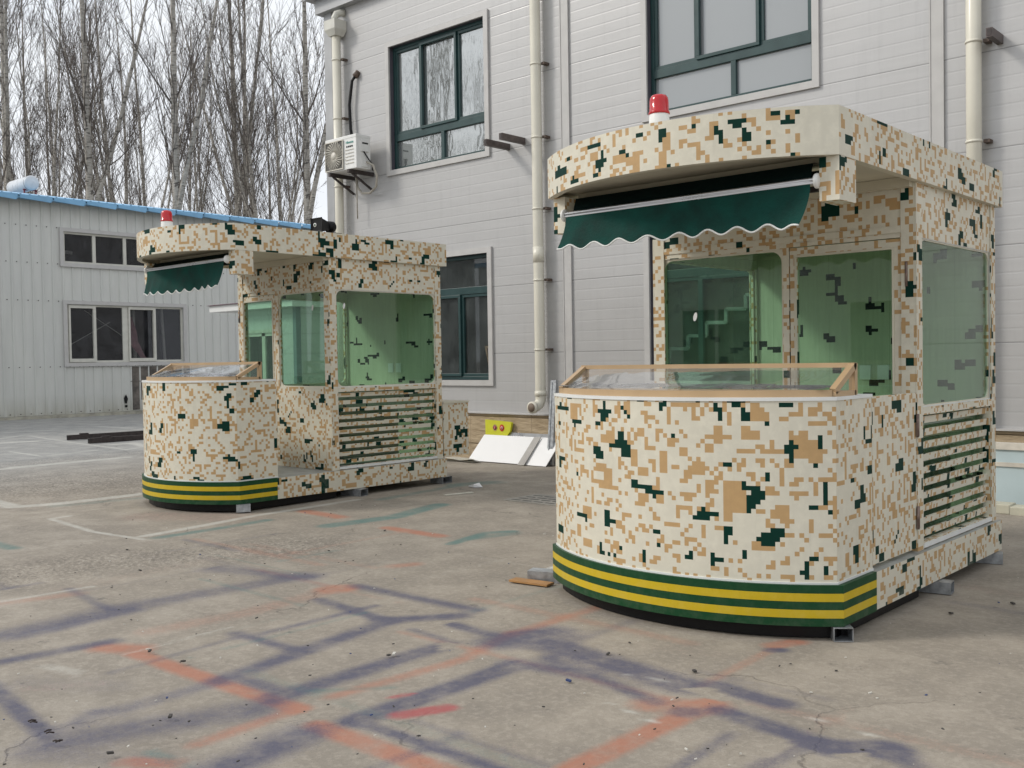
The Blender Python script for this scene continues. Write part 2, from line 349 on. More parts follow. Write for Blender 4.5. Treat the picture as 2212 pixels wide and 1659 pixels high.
def paint(name, base, rough, seams=False, wood=False, spec=.3, dirt_=.42):
    g = N(name); ob = g.obj(); uv = g.uv(); n1 = g.noise(ob, 2.2, 5, .6); n2 = g.noise(ob, 17, 4, .65)
    c = g.mix(g.mr(n1, .3, .7), base, tuple(x*.88 for x in base)); c = g.mix(g.mr(n2, .45, .7, 0, .35), c, tuple(min(1, x*1.18) for x in base))
    if wood:
        wd = g.noise(g.scl(ob, (14, 14, .9)), 3, 4); c = g.mix(g.mr(wd, .3, .7, 0, .8), c, tuple(x*.78 for x in base))
    if seams:
        fx = g.m('FRACT', g.m('DIVIDE', g.sep(uv)[0], .48)); c = g.mix(g.mr(fx, .0, .012, .55, 0), c, tuple(x*.35 for x in base))
    dz = g.sep(g.pos())[2]; dirt = g.m('MULTIPLY', g.mr(g.m('ADD', dz, g.m('MULTIPLY', n1, .35)), .15, .55, dirt_, 0), g.mr(n2, .42, .66)); c = g.mix(dirt, c, (.30, .27, .22))
    st = g.mr(g.noise(g.scl(ob, (9, 9, .7)), 2, 5, .7), .60, .76, 0, .22); c = g.mix(st, c, tuple(x*.62 for x in base))
    return g.done(g.pbr(c, g.mr(n1, .3, .7, rough*.8, rough*1.35), 0, g.bump(g.noise(ob, 90, 3), .05, .002), spec))
CAMO_MATS = [paint('camo_cream', (.70, .665, .55), .36), paint('camo_tan', (.515, .335, .160), .42), paint('camo_green', (.0030, .034, .024), .5, spec=.12)]
INNER_MATS = [paint('interior_board', (.66, .66, .52), .5, True, True), paint('interior_green_mark', (.006, .018, .014), .6, spec=.1)]
CAMO, CAMO_IN = 'CAMO', 'CAMO_IN'
BAND_G, BAND_Y = paint('band_green', (.007, .058, .020), .38, spec=.25, dirt_=.13), paint('band_yellow', (.60, .43, .016), .38, spec=.3, dirt_=.22)
CREAM = plain('cream_paint', (.66, .62, .50), .45, var=.05, scale=3)
SOFFIT = plain('soffit_paint', (.60, .56, .44), .5, var=.08, scale=3)
TANF = plain('tan_frame_paint', (.47, .325, .185), .38, var=.05)
GREENP = plain('green_enamel', (.008, .060, .022), .35, var=.10, scale=2, spec=.25)
YELP = plain('yellow_enamel', (.56, .41, .016), .3, var=.05, scale=2)
WHITE_TRIM = plain('white_sealant', (.75, .76, .74), .4, var=.04)
AWN = plain('awning_cloth', (.005, .060, .048), .75, var=.35, scale=5, spec=.2, bump=.25)
AWN_SHADED = plain('shaded_awning_cloth', (.003, .012, .011), .85, var=.2, spec=.1)  # near-black copy of the awning cloth, shade under the roof put into its colour
ALU = plain('brushed_aluminium', (.62, .62, .63), .3, metal=.85, var=.08)
GALV = plain('galvanised_steel', (.42, .44, .46), .42, metal=.6, var=.25, scale=22)
STEELD = plain('dark_rusty_steel', (.055, .042, .040), .6, var=.4, scale=14)
PLAST_W = plain('white_plastic', (.78, .78, .76), .35, var=.03)
BLACKP = plain('black_plastic', (.006, .006, .007), .45, var=.1, spec=.25)
BRWN = plain('brown_painted_steel', (.13, .105, .10), .5, metal=.3, var=.3, scale=14)
HINGE = plain('hinge_metal', (.26, .19, .16), .45, metal=.5, var=.3, scale=30)
LEDGE = plain('ledge_dirty_paint', (.40, .41, .38), .55, var=.25, scale=7)
PIPE = plain('cream_pvc', (.70, .67, .57), .32, var=.05, scale=2)
RUST = plain('rusty_clamp', (.11, .075, .055), .6, var=.4, scale=40)
WINF = plain('green_window_frame', (.016, .052, .052), .38, var=.12, scale=5)
WTRIM = plain('grey_window_trim', (.50, .49, .475), .42, var=.05)
PVCW = plain('white_window_profile', (.60, .59, .53), .45, var=.08)
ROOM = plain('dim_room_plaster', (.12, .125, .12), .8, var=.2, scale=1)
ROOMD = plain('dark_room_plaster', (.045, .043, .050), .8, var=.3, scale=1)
WOODF = plain('wood_frame', (.50, .30, .16), .6, var=.2)
def red_lens():
    g = N('red_lens'); ob = g.obj()
    a = g.pbr((.62, .006, .014), .18, 0, None, .6, coat=.6)
    tl = g.n('ShaderNodeBsdfTranslucent', Color=(.75, .01, .02, 1)); mxs = g.n('ShaderNodeMixShader', Fac=.3)
    g.t.links.new(a, mxs.inputs[1]); g.t.links.new(tl.outputs[0], mxs.inputs[2]); return g.done(mxs.outputs[0])
REDL = red_lens()
def glass(name, tint, gl=.9, ior=1.45, rough=.0, dirt=.05, film=(.5, .5, .5), wav=0):
    g = N(name); ob = g.obj()
    nm = g.bump(g.noise(g.scl(ob, (1, 1, 1)), 2.2, 2), wav, .05) if wav else None
    tr = g.n('ShaderNodeBsdfTransparent', Color=c4(tint)); gg = g.n('ShaderNodeBsdfGlossy', Roughness=rough, Color=(gl, gl, gl, 1))
    lw = g.n('ShaderNodeLayerWeight', Blend=.5)
    if nm is not None: g.set(gg, 'Normal', nm); g.set(lw, 'Normal', nm)
    f0 = ((ior-1)/(ior+1))**2; fr = g.m('ADD', g.m('MULTIPLY', g.m('POWER', lw.outputs['Facing'], 5.0), 1-f0), f0)
    a = g.n('ShaderNodeMixShader'); g.set(a, 0, fr); g.t.links.new(tr.outputs[0], a.inputs[1]); g.t.links.new(gg.outputs[0], a.inputs[2])
    df = g.n('ShaderNodeBsdfDiffuse', Color=c4(film)); b = g.n('ShaderNodeMixShader')
    g.set(b, 0, g.mr(g.noise(ob, 3, 5), .35, .8, dirt*.4, dirt*1.8)); g.t.links.new(a.outputs[0], b.inputs[1]); g.t.links.new(df.outputs[0], b.inputs[2])
    return g.done(b.outputs[0])
KGLASS = glass('green_tinted_glass', (.79, .91, .835), ior=1.52, dirt=.008, film=(.30, .42, .36))
DGLASS = glass('display_glass', (.90, .91, .91), ior=1.6, dirt=.10, film=(.5, .5, .52), rough=.02, wav=.25)
BGLASS = glass('clear_window_glass', (.84, .88, .87), ior=1.5, dirt=.05, film=(.4, .44, .44))
CGLASS = glass('dusty_window_glass', (.80, .81, .82), ior=1.4, dirt=.05, film=(.3, .3, .32))
def frosted(name, col, wav, gmix):
    g = N(name); ob = g.obj(); nm = g.bump(g.noise(g.scl(ob, (2.2, 1, .8)), 2.2, 2), wav, .06) if wav else None
    d = g.pbr(col, .5, 0, None, .3); gg = g.n('ShaderNodeBsdfGlossy', Roughness=.02, Color=(.85, .88, .88, 1))
    if nm is not None: g.set(gg, 'Normal', nm)
    mxs = g.n('ShaderNodeMixShader', Fac=gmix); g.t.links.new(d, mxs.inputs[1]); g.t.links.new(gg.outputs[0], mxs.inputs[2]); return g.done(mxs.outputs[0])
FILM1 = frosted('reflective_window_film', (.12, .135, .135), .05, .40)
FILM2 = frosted('frosted_window_film', (.25, .265, .275), 0, .13)
# ---------------------------------------------------------------- ground
STR = [(0,0.047,0.95,[(-5.01,2.57),(-3.64,2.6)]),(0,0.05,1,[(-3.41,2.53),(-2.68,2.54),(-2.39,2.54)]),(0,0.082,0.8,[(-5.25,2.51),(-5.08,2.62)]),(0,0.048,0.6,[(-3.64,2.6),(-3.62,2.1)]),(0,0.047,0.6,[(-3.65,2.79),(-3.58,3.56),(-3.71,4.07)]),(0,0.115,0.4,[(-5.35,2.82),(-5.3,3.39),(-5.36,4.21)]),(0,0.088,0.95,[(-5.39,4.13),(-5.35,4.21)]),(0,0.076,0.9,[(-8.41,6.15),(-7.78,6.1)]),(0,0.064,0.9,[(-6.94,5.97),(-6.23,5.95)]),(0,0.075,0.6,[(-5.62,4.89),(-5.55,5.03)]),(0,0.042,0.9,[(-3.67,1.83),(-3.51,1.94)]),(0,0.086,0.45,[(-6.7,2.54),(-6.58,2.97)]),(0,0.164,0.25,[(-6.77,3.01),(-6.99,4.61)]),(0,0.049,1,[(-2.32,2.85),(-2.29,3.79)]),(0,0.081,0.8,[(-2.48,3.61),(-2.26,3.74)]),(0,0.032,0.5,[(-2.44,3.96),(-2.47,4.87)]),(0,0.045,0.9,[(-2.5,4.74),(-2.42,4.88)]),(0,0.052,0.6,[(-3.69,4.06),(-3.68,4.93)]),(1,0.118,0.6,[(-5.92,2.24),(-5.99,2.92),(-5.89,4.26)]),(1,0.077,0.6,[(-5.81,2.32),(-5.89,2.99)]),(1,0.035,0.6,[(-6.77,3.01),(-6.0,2.91)]),(1,0.099,0.55,[(-6.59,4.01),(-5.81,4.26)]),(1,0.055,0.7,[(-5.34,4.31),(-4.22,4.32)]),(1,0.046,0.75,[(-5.21,3.91),(-4.49,3.83)]),(1,0.064,0.8,[(-4.49,3.83),(-4.21,4.17)]),(1,0.065,0.8,[(-4.27,2.62),(-4.45,3.79)]),(1,0.063,0.85,[(-3.84,2.63),(-3.84,3.62)]),(1,0.034,0.65,[(-4.82,3.24),(-4.81,4.07)]),(1,0.045,0.7,[(-4.95,3.13),(-4.36,3.14)]),(1,0.057,1,[(-3.33,2.67),(-3.31,3.63)]),(1,0.052,0.75,[(-5.4,2.04),(-5.33,2.59)]),(1,0.027,0.5,[(-4.8,2.33),(-4.87,3.08)]),(1,0.065,0.55,[(-4.25,2.1),(-4.25,2.51)]),(1,0.033,0.9,[(-5.1,1.86),(-4.08,1.75)]),(1,0.118,0.65,[(-4.1,1.76),(-3.79,2.48)]),(1,0.098,0.8,[(-3.32,1.97),(-3.38,2.43)]),(1,0.032,0.8,[(-3.29,2.67),(-2.5,2.69)]),(1,0.053,0.6,[(-4.2,1.85),(-4.31,2.01)]),(1,0.043,0.8,[(-4.18,4.01),(-3.76,3.97)]),(1,0.032,0.6,[(-4.21,3.79),(-3.83,3.74)]),(1,0.05,0.7,[(-4.13,2.69),(-3.87,2.69)]),(1,0.097,0.4,[(-4.06,1.61),(-3.57,1.92)]),(1,0.126,0.35,[(-4.98,2.0),(-4.59,2.23)]),(1,0.124,0.85,[(-3.64,3.92),(-3.53,4.19)]),(1,0.065,0.7,[(-3.35,3.68),(-2.97,3.75)]),(1,0.086,0.95,[(-3.59,4.05),(-2.51,3.91)]),(1,0.043,0.7,[(-3.26,3.85),(-2.48,3.65)]),(1,0.054,0.9,[(-2.4,4.0),(-2.05,3.96)]),(1,0.05,0.9,[(-2.21,3.73),(-1.65,3.63)]),(1,0.061,1,[(-1.66,3.63),(-1.48,3.74)]),(1,0.046,0.7,[(-1.53,3.76),(-1.34,3.63)]),(1,0.042,0.6,[(-1.79,3.28),(-1.77,3.59)]),(1,0.029,0.6,[(-2.02,3.09),(-2.04,3.52)]),(1,0.042,1,[(-2.32,3.62),(-2.3,3.63)]),(1,0.029,1,[(-2.46,4.66),(-2.42,4.69)]),(1,0.056,0.4,[(-2.11,6.25),(-1.7,6.22)]),(2,0.123,1,[(-7.48,5.73),(-7.35,6.41),(-7.55,7.21)]),(2,0.062,0.95,[(-5.9,5.76),(-6.01,6.29),(-5.87,6.47)]),(2,0.09,0.7,[(-8.17,4.41),(-8.25,5.58)]),(2,0.089,0.7,[(-9.0,3.35),(-8.59,3.37)]),(2,0.154,0.45,[(-10.87,4.71),(-10.78,5.66)]),(2,0.118,0.55,[(-8.38,7.14),(-8.58,8.59)]),(2,0.255,0.6,[(-8.63,8.56),(-8.46,8.95)]),(2,0.1,0.6,[(-5.8,6.39),(-5.93,6.01)]),(2,0.033,0.5,[(-3.77,2.81),(-3.53,3.05)]),(2,0.043,0.5,[(-3.69,1.94),(-3.46,1.96)]),(3,0.11,1,[(-11.87,4.43),(-11.16,4.4),(-11.05,4.79),(-11.12,5.9)]),(3,0.154,0.8,[(-15.68,6.19),(-15.61,7.9)]),(3,0.032,0.9,[(-10.03,4.48),(-9.97,4.27),(-8.92,4.19),(-8.19,4.29)]),(3,0.059,0.9,[(-8.34,4.37),(-8.6,5.68),(-8.61,6.98)]),(3,0.032,0.6,[(-6.75,2.56),(-6.72,3.15)]),(3,0.019,0.5,[(-5.05,2.53),(-5.08,3.19)]),(3,0.06,0.5,[(-5.14,2.17),(-4.94,2.22)]),(3,0.098,0.8,[(-15.56,5.94),(-15.6,6.89),(-15.58,7.88)]),(3,0.192,0.8,[(-21.13,8.09),(-20.94,8.65)]),(3,0.056,0.7,[(-22.79,9.35),(-19.73,8.94),(-17.02,8.63)]),(3,0.044,0.8,[(-18.7,7.33),(-17.11,7.21),(-17.41,8.26)]),(3,0.112,0.9,[(-24.45,11.75),(-23.17,11.89)]),(3,0.076,0.7,[(-17.02,8.63),(-17.32,9.18)]),(3,0.127,0.9,[(-18.43,9.03),(-18.4,9.46),(-17.32,9.18)]),(3,0.081,0.6,[(-22.39,8.57),(-23.22,9.46)]),(3,0.168,0.6,[(-24.32,9.38),(-24.15,10.45)]),(3,0.081,0.6,[(-18.3,7.0),(-17.39,7.69)]),(3,0.112,0.6,[(-22.63,11.69),(-22.13,11.77)]),(3,0.005,0.8,[(-2.63,3.51),(-2.33,3.44)]),(3,0.003,0.7,[(-1.92,3.89),(-1.46,3.82)]),(3,0.005,0.8,[(-2.82,3.88),(-2.52,3.93)]),(3,0.014,0.3,[(-3.6,4.51),(-3.06,4.69)]),(3,0.092,0.25,[(-4.13,4.11),(-4.05,4.45)]),(4,0.052,1,[(-3.23,2.83),(-3.14,3.02)]),(4,0.025,0.7,[(-3.43,2.96),(-3.4,3.04)]),(4,0.516,0.3,[(-9.41,4.99),(-8.72,5.5)]),(4,0.118,0.2,[(-2.98,4.34),(-2.62,4.43)]),(4,0.131,0.25,[(-2.33,6.71),(-1.84,6.69)]),(4,0.06,0.2,[(-2.63,2.88),(-2.38,2.79)]),(4,0.093,0.25,[(-4.88,1.94),(-4.69,2.19)]),(5,1.878,1,[(-13.4,5.12),(-12.69,6.01)]),(5,0.494,0.9,[(-7.54,2.78),(-7.45,3.67),(-6.86,4.97)]),(5,0.548,0.7,[(-16.14,6.17),(-16.18,8.57)])]
rq = random.Random(21)
for k in range(64):           # faint older strokes, square to the yard like the frames once sprayed here
    x_, y_ = rq.uniform(-8.5, .2), rq.uniform(1.9, 5.2) if k < 56 else rq.uniform(5, 8); L_ = rq.uniform(.4, 2.2)
    if -4.4 < x_ < -2 and y_ > 4.3: continue
    dx_, dy_ = (L_, 0) if rq.random() < .5 else (0, L_*.7); ch_ = rq.choice((1, 1, 1, 0, 0, 2, 3))
    STR.append((ch_, rq.uniform(.02, .06), rq.uniform(.22, .5) if ch_ != 3 else .3, [(x_, y_), (x_+dx_, y_+dy_)]))
def axis(lo, hi, a, b, fine, coarse, out):
    xs = list(np.arange(a, b, fine)); x = a
    l = [];
    while x > lo: x -= coarse; l.append(x)
    l = l[::-1]; x = xs[-1]; r_ = []
    while x < hi: x += coarse; r_.append(x)
    return np.array([-out]+l+xs+r_+[out])
gx = axis(-32, 3, -13.0, .6, .033, .11, 400.0); gy = axis(1.5, 16, 1.6, 9.5, .033, .11, 400.0)
gy = np.concatenate([[-400.0], gy[1:]]) if gy[0] < -399 else gy
GX, GY = np.meshgrid(gx, gy); nvx, nvy = len(gx), len(gy)
masks = np.zeros((6, nvy, nvx), dtype=np.float32)
rs = np.random.RandomState(3)
for (ch, hw, st, pts) in STR:
    best = None
    for (x0, y0), (x1, y1) in zip(pts[:-1], pts[1:]):
        dx, dy = x1-x0, y1-y0; L2 = dx*dx+dy*dy+1e-9
        t = np.clip(((GX-x0)*dx+(GY-y0)*dy)/L2, 0, 1); d = np.hypot(GX-x0-t*dx, GY-y0-t*dy)
        best = d if best is None else np.minimum(best, d)
    hw = hw*(1.1 if ch in (0, 1) else 1.05); soft = (1.6 if ch == 1 else 1.3) if ch in (0, 1) else .9
    mk = st*np.clip(1-(best-hw*.35)/(hw*soft+.012), 0, 1); mk = mk*mk*(3-2*mk) if ch != 5 else mk
    masks[ch] = 1-(1-masks[ch])*(1-np.clip(mk, 0, 1)) if ch in (0, 1, 2, 3) else np.maximum(masks[ch], mk)
CLEAN = [[(-1.97, 3.61), (-1.8, 3.57), (-1.78, 3.41), (-1.93, 3.42)], [(-4.26, 3.12), (-4.22, 3.17), (-4.08, 3.1), (-4.14, 3.04)], [(-2.39, 3.96), (-2.19, 3.87), (-2.3, 3.83), (-2.49, 3.88)], [(-1.63, 3.58), (-1.54, 3.66), (-1.46, 3.56), (-1.55, 3.48)], [(-4.31, 3.9), (-4.15, 4.11), (-4.11, 3.9)], [(-4.91, 4.07), (-4.88, 4.26), (-4.73, 4.07)], [(-3.89, 3.69), (-3.83, 3.74), (-3.74, 3.7), (-3.79, 3.61)], [(-5.28, 2.19), (-5.22, 2.26), (-5.17, 2.23)], [(-4.8, 2.79), (-4.73, 2.9), (-4.5, 2.82), (-4.51, 2.66)]]
for P_ in CLEAN:          # places where something lay on the ground while painting went on: crisp unpainted gaps
    ins = np.zeros(GX.shape, bool); n_ = len(P_)
    for i in range(n_):
        (xa, ya), (xb, yb) = P_[i], P_[(i+1) % n_]
        c_ = ((ya > GY) != (yb > GY)) & (GX < (xb-xa)*(GY-ya)/((yb-ya) or 1e-9)+xa); ins ^= c_
    masks[:5, ins] *= .12
Z = np.zeros_like(GX)
for k in range(10):
    a = rs.uniform(0, 6.28); f = rs.uniform(.5, 3); Z += .003*np.sin(f*(GX*math.cos(a)+GY*math.sin(a))+rs.uniform(0, 6))/f
Z += masks[5]*rs.normal(0, .004, GX.shape)
Z[(np.abs(GX) > 33) | (np.abs(GY) > 20)] = 0
V = np.stack([GX, GY, Z], -1).reshape(-1, 3)
idx = np.arange(nvx*nvy).reshape(nvy, nvx)
Fq = np.stack([idx[:-1, :-1], idx[:-1, 1:], idx[1:, 1:], idx[1:, :-1]], -1).reshape(-1, 4)
me = bpy.data.meshes.new('ground'); me.vertices.add(len(V)); me.vertices.foreach_set('co', V.astype(np.float32).ravel())
me.loops.add(Fq.size); me.polygons.add(len(Fq)); me.loops.foreach_set('vertex_index', Fq.ravel().astype(np.int32))
me.polygons.foreach_set('loop_start', np.arange(0, Fq.size, 4, dtype=np.int32)); me.update(calc_edges=True)
A1 = me.color_attributes.new('spray_a', 'FLOAT_COLOR', 'POINT'); A1.data.foreach_set('color', np.stack([masks[0], masks[1], masks[2], masks[3]], -1).astype(np.float32).ravel())
A2 = me.color_attributes.new('spray_b', 'FLOAT_COLOR', 'POINT'); A2.data.foreach_set('color', np.stack([masks[4], masks[5], masks[4]*0, masks[4]*0+1], -1).astype(np.float32).ravel())
me.polygons.foreach_set('use_smooth', [True]*len(me.polygons))
g = N('worn_concrete'); p = g.pos()
n1 = g.noise(p, .35, 6, .6); n2 = g.noise(p, 2.2, 6, .65); n3 = g.noise(p, 28, 5, .7); n4 = g.noise(p, 140, 2, .6)
base = g.mix(g.mr(n1, .35, .65), (.325, .283, .228), (.27, .238, .195))
base = g.mix(g.mr(n2, .4, .72), base, (.225, .198, .165)); base = g.mix(g.mr(n2, .5, .2, 0, .45), base, (.45, .40, .34))
px_ = g.sep(p)
base = g.mix(g.mr(px_[0], -12, -17, 0, .75), base, g.mix(g.mr(n2, .35, .65), (.34, .345, .34), (.235, .25, .255)))
sp = g.mr(n3, .48, .62, 0, 1)
base = g.mix(g.m('MULTIPLY', sp, .28), base, (.47, .42, .35)); base = g.mix(g.m('MULTIPLY', g.mr(n4, .58, .68), .35), base, (.12, .11, .10))
spot = g.m('MULTIPLY', g.mr(g.noise(p, 3.1, 4, .75), .645, .70), g.mr(g.noise(p, 24, 3), .40, .55)); base = g.mix(g.m('MULTIPLY', spot, .6), base, (.11, .10, .09))
scuff = g.mr(g.noise(g.scl(p, (1.2, 7, 1)), 2.3, 6, .75), .60, .72); base = g.mix(g.m('MULTIPLY', scuff, .35), base, (.13, .125, .125))
scr = g.mr(g.noise(g.scl(p, (9, 1.3, 1)), 2.9, 5, .8), .66, .72); base = g.mix(g.m('MULTIPLY', scr, .35), base, (.55, .52, .46))
# fine cracks
vo = g.n('ShaderNodeTexVoronoi', feature='DISTANCE_TO_EDGE', Scale=.55)
wv = g.n('ShaderNodeVectorMath', operation='MULTIPLY_ADD'); g.t.links.new(g.noise(p, 1.6, 6, out=1), wv.inputs[0]); wv.inputs[1].default_value = (1.0, 1.0, 0); g.t.links.new(p, wv.inputs[2]); g.t.links.new(wv.outputs[0], vo.inputs['Vector'])
crack = g.m('MULTIPLY', g.mr(vo.outputs[0], .0, .007, .7, 0), g.mr(g.noise(p, .8, 2), .52, .6))
base = g.mix(g.m('MULTIPLY', crack, .75), base, (.07, .06, .055))
at = g.n('ShaderNodeAttribute', attribute_name='spray_a'); at2 = g.n('ShaderNodeAttribute', attribute_name='spray_b')
sc_ = g.n('ShaderNodeSeparateColor'); g.t.links.new(at.outputs['Color'], sc_.inputs[0]); s2 = g.n('ShaderNodeSeparateColor'); g.t.links.new(at2.outputs['Color'], s2.inputs[0])
# grain modulation: overspray settles as speckles at its edges
gr = g.m('ADD', g.m('MULTIPLY', n3, .7), g.m('MULTIPLY', g.noise(p, 70, 3, .7), .5))
wear = g.mr(g.noise(p, 4.5, 5, .7), .30, .55, .45, 1)
n4b = g.noise(p, 95, 4, .8)
def layer(col, mk, c, st=1.0, sharp=.85):
    f = g.m('MULTIPLY', g.mr(g.m('ADD', mk, g.m('MULTIPLY', g.m('SUBTRACT', gr, .6), sharp)), .12, .85, 0, st), g.m('GREATER_THAN', mk, .01))
    grain = g.mr(g.m('ADD', n4b, g.m('MULTIPLY', mk, .22)), .46, .60, .45, 1); f = g.m('MULTIPLY', g.m('MULTIPLY', f, wear, clamp=True), grain, clamp=True); return g.mix(f, col, c)
rough_m = s2.outputs[1]
base = g.mix(g.m('MULTIPLY', rough_m, g.mr(n3, .38, .5, .55, 0)), base, (.13, .115, .10))
base = g.mix(g.m('MULTIPLY', rough_m, g.mr(n3, .55, .66, 0, .4)), base, (.50, .46, .40))
col = layer(base, sc_.outputs[0], (.40, .150, .088), .72); col = layer(col, sc_.outputs[1], (.060, .064, .115), .80)
col = layer(col, sc_.outputs[2], (.06, .165, .155), .70); col = layer(col, s2.outputs[0], (.36, .07, .075), .8)
col = layer(col, at.outputs['Alpha'], (.55, .54, .49), .62)
hgt = g.m('ADD', g.m('MULTIPLY', n3, .5), g.m('MULTIPLY', n2, 1.2)); hgt = g.m('SUBTRACT', hgt, crack)
hgt = g.m('ADD', hgt, g.m('MULTIPLY', rough_m, g.m('MULTIPLY', n3, 3.0)))
GROUND_M = g.done(g.pbr(col, g.mr(n2, .3, .7, .62, .85), 0, g.bump(hgt, .5, .012), .35))
me.materials.append(GROUND_M)
go = bpy.data.objects.new('ground', me); COL.objects.link(go); tag(go, kind='structure')

# ---------------------------------------------------------------- grey factory building
def clad_mat(name, col, col2, pitch, joint, glossy=.32):
    g = N(name); p = g.pos(); s_ = g.sep(p)
    def saw(per, off=0): return g.m('FRACT', g.m('DIVIDE', g.m('ADD', s_[2], off), per))
    fr = saw(pitch, 10*joint+.41); grv = g.mr(g.m('ABSOLUTE', g.m('SUBTRACT', fr, .5)), .40, .47, 0, 1)      # shallow groove
    fj = saw(joint, 10*joint+.41); jn = g.mr(g.m('ABSOLUTE', g.m('SUBTRACT', fj, .5)), .4935, .4965, 0, 1)      # panel joint
    n = g.noise(p, .5, 5, .6); st = g.noise(g.scl(p, (5, 5, .35)), 2, 5, .65); n2 = g.noise(g.scl(p, (1, 1, 9)), .9, 3)
    c = g.mix(g.mr(n, .35, .65), col, col2); c = g.mix(g.mr(st, .52, .78, 0, .26), c, tuple(x*.62 for x in col)); c = g.mix(g.mr(n2, .45, .62, 0, .15), c, tuple(min(1, x*1.15) for x in col))
    c = g.mix(g.m('MULTIPLY', jn, .62), c, (.14, .14, .14)); c = g.mix(g.m('MULTIPLY', grv, .10), c, (.30, .30, .31))
    h = g.m('SUBTRACT', g.m('MULTIPLY', n2, .35), g.m('ADD', grv, g.m('MULTIPLY', jn, 1.5)))
    return g.done(g.pbr(c, g.mr(n, .3, .7, glossy*.8, glossy*1.3), .15, g.bump(h, .19, .004), .55))
CLAD = clad_mat('sandwich_panel', (.49, .485, .48), (.44, .435, .43), 1.0/7, 1.0)
BTRIM = plain('grey_flashing', (.40, .405, .41), .4, metal=.2, var=.1, scale=2)
g = N('rough_cut_stone'); p = g.pos(); s_ = g.sep(p)
u = g.m('FRACT', g.m('DIVIDE', g.m('ADD', s_[0], 40), .62)); v = g.m('FRACT', g.m('DIVIDE', g.m('ADD', s_[2], .62), .42))
jt = g.m('MAXIMUM', g.mr(u, .0, .025, 1, 0), g.mr(v, .0, .035, 1, 0))
rot = g.n('ShaderNodeMapping'); rot.inputs['Rotation'].default_value = (0, .7, 0); rot.inputs['Scale'].default_value = (1, 1, 4); g.t.links.new(p, rot.inputs[0])
n = g.noise(rot.outputs[0], 4.5, 5, .6)
c = g.mix(g.mr(n, .3, .7), (.34, .26, .165), (.50, .40, .27)); c = g.mix(g.m('MULTIPLY', jt, .6), c, (.20, .15, .10))
STONE = g.done(g.pbr(c, .75, 0, g.bump(g.m('SUBTRACT', n, jt), .8, .03), .3))
JAMB = plain('dark_jamb', (.085, .08, .10), .5)
WALLX0, WALLX1, WY = -14.26, 9.0, 11.1
W1 = (-12.62, -10.47, 4.63, 6.64); W2 = (-7.55, -5.26, 4.66, 6.66); W3 = (-12.62, -10.47, 1.19, 3.11); W4 = (-7.55, -5.26, 1.19, 3.11)
bld = empty('factory_building', (-3, 11.1, 0)); tag(bld, 'two storey grey panel-clad factory building with dark green window frames', 'building')
off = Vector((3, -11.1, 0))
def bm(mb): mb.v = [tuple(Vector(q)+off) for q in mb.v]; return mb      # building parts are written in world coordinates
mb = MB(); mb.slab('y', WY, WY+.18, WALLX0, WALLX1, .55, 8.6, [W1, W2, W3, W4], 0, 0, 1)
mb.slab('x', WALLX0, WALLX0+.18, WY+.001, 24, .55, 8.6); mb.slab('y', 24, 23.8, WALLX0, WALLX1, 0, 8.6); mb.box(WALLX0, WALLX1, WY+.2, 23.7, 8.3, 8.45)
bm(mb).build('wall', [CLAD, JAMB], bld)
mb = MB(); mb.slab('y', WY-.05, WY+.18, WALLX0-.03, WALLX1, -.05, .685); mb.slab('x', WALLX0-.03, WALLX0+.18, WY-.04, 24, -.05, .685); bm(mb).build('plinth', STONE, bld)
mb = MB(); mb.box(WALLX0-.05, WALLX1, WY-.085, WY, .687, .705); bm(mb).build('drip_flashing', WTRIM, bld)
mb = MB(); mb.box(WALLX0-.14, WALLX1, WY-.14, WY+.16, 7.56, 7.80); mb.box(WALLX0-.14, WALLX0, WY+.16, 24, 7.56, 7.80)
mb.box(WALLX0-.28, WALLX1, WY-.28, WY+.16, 7.803, 8.75); mb.box(WALLX0-.28, WALLX0, WY+.16, 24, 7.803, 8.75); bm(mb).build('parapet_flashing', BTRIM, bld)
mb = MB(); mb.box(WALLX0-.035, WALLX0+.17, WY-.035, WY-.002, .67, 7.56); mb.box(WALLX0-.035, WALLX0-.002, WY-.002, WY+.2, .67, 7.56); bm(mb).build('corner_trim', BTRIM, bld)
for xj in (-8.93, -3.86):
    mb = MB(); mb.box(xj-.07, xj+.07, WY-.022, WY-.002, .67, 7.56); mb.box(xj-.075, xj-.062, WY-.03, WY-.022, .67, 7.56); mb.box(xj+.062, xj+.075, WY-.03, WY-.022, .67, 7.56); bm(mb).build('joint_cover', WTRIM, bld)
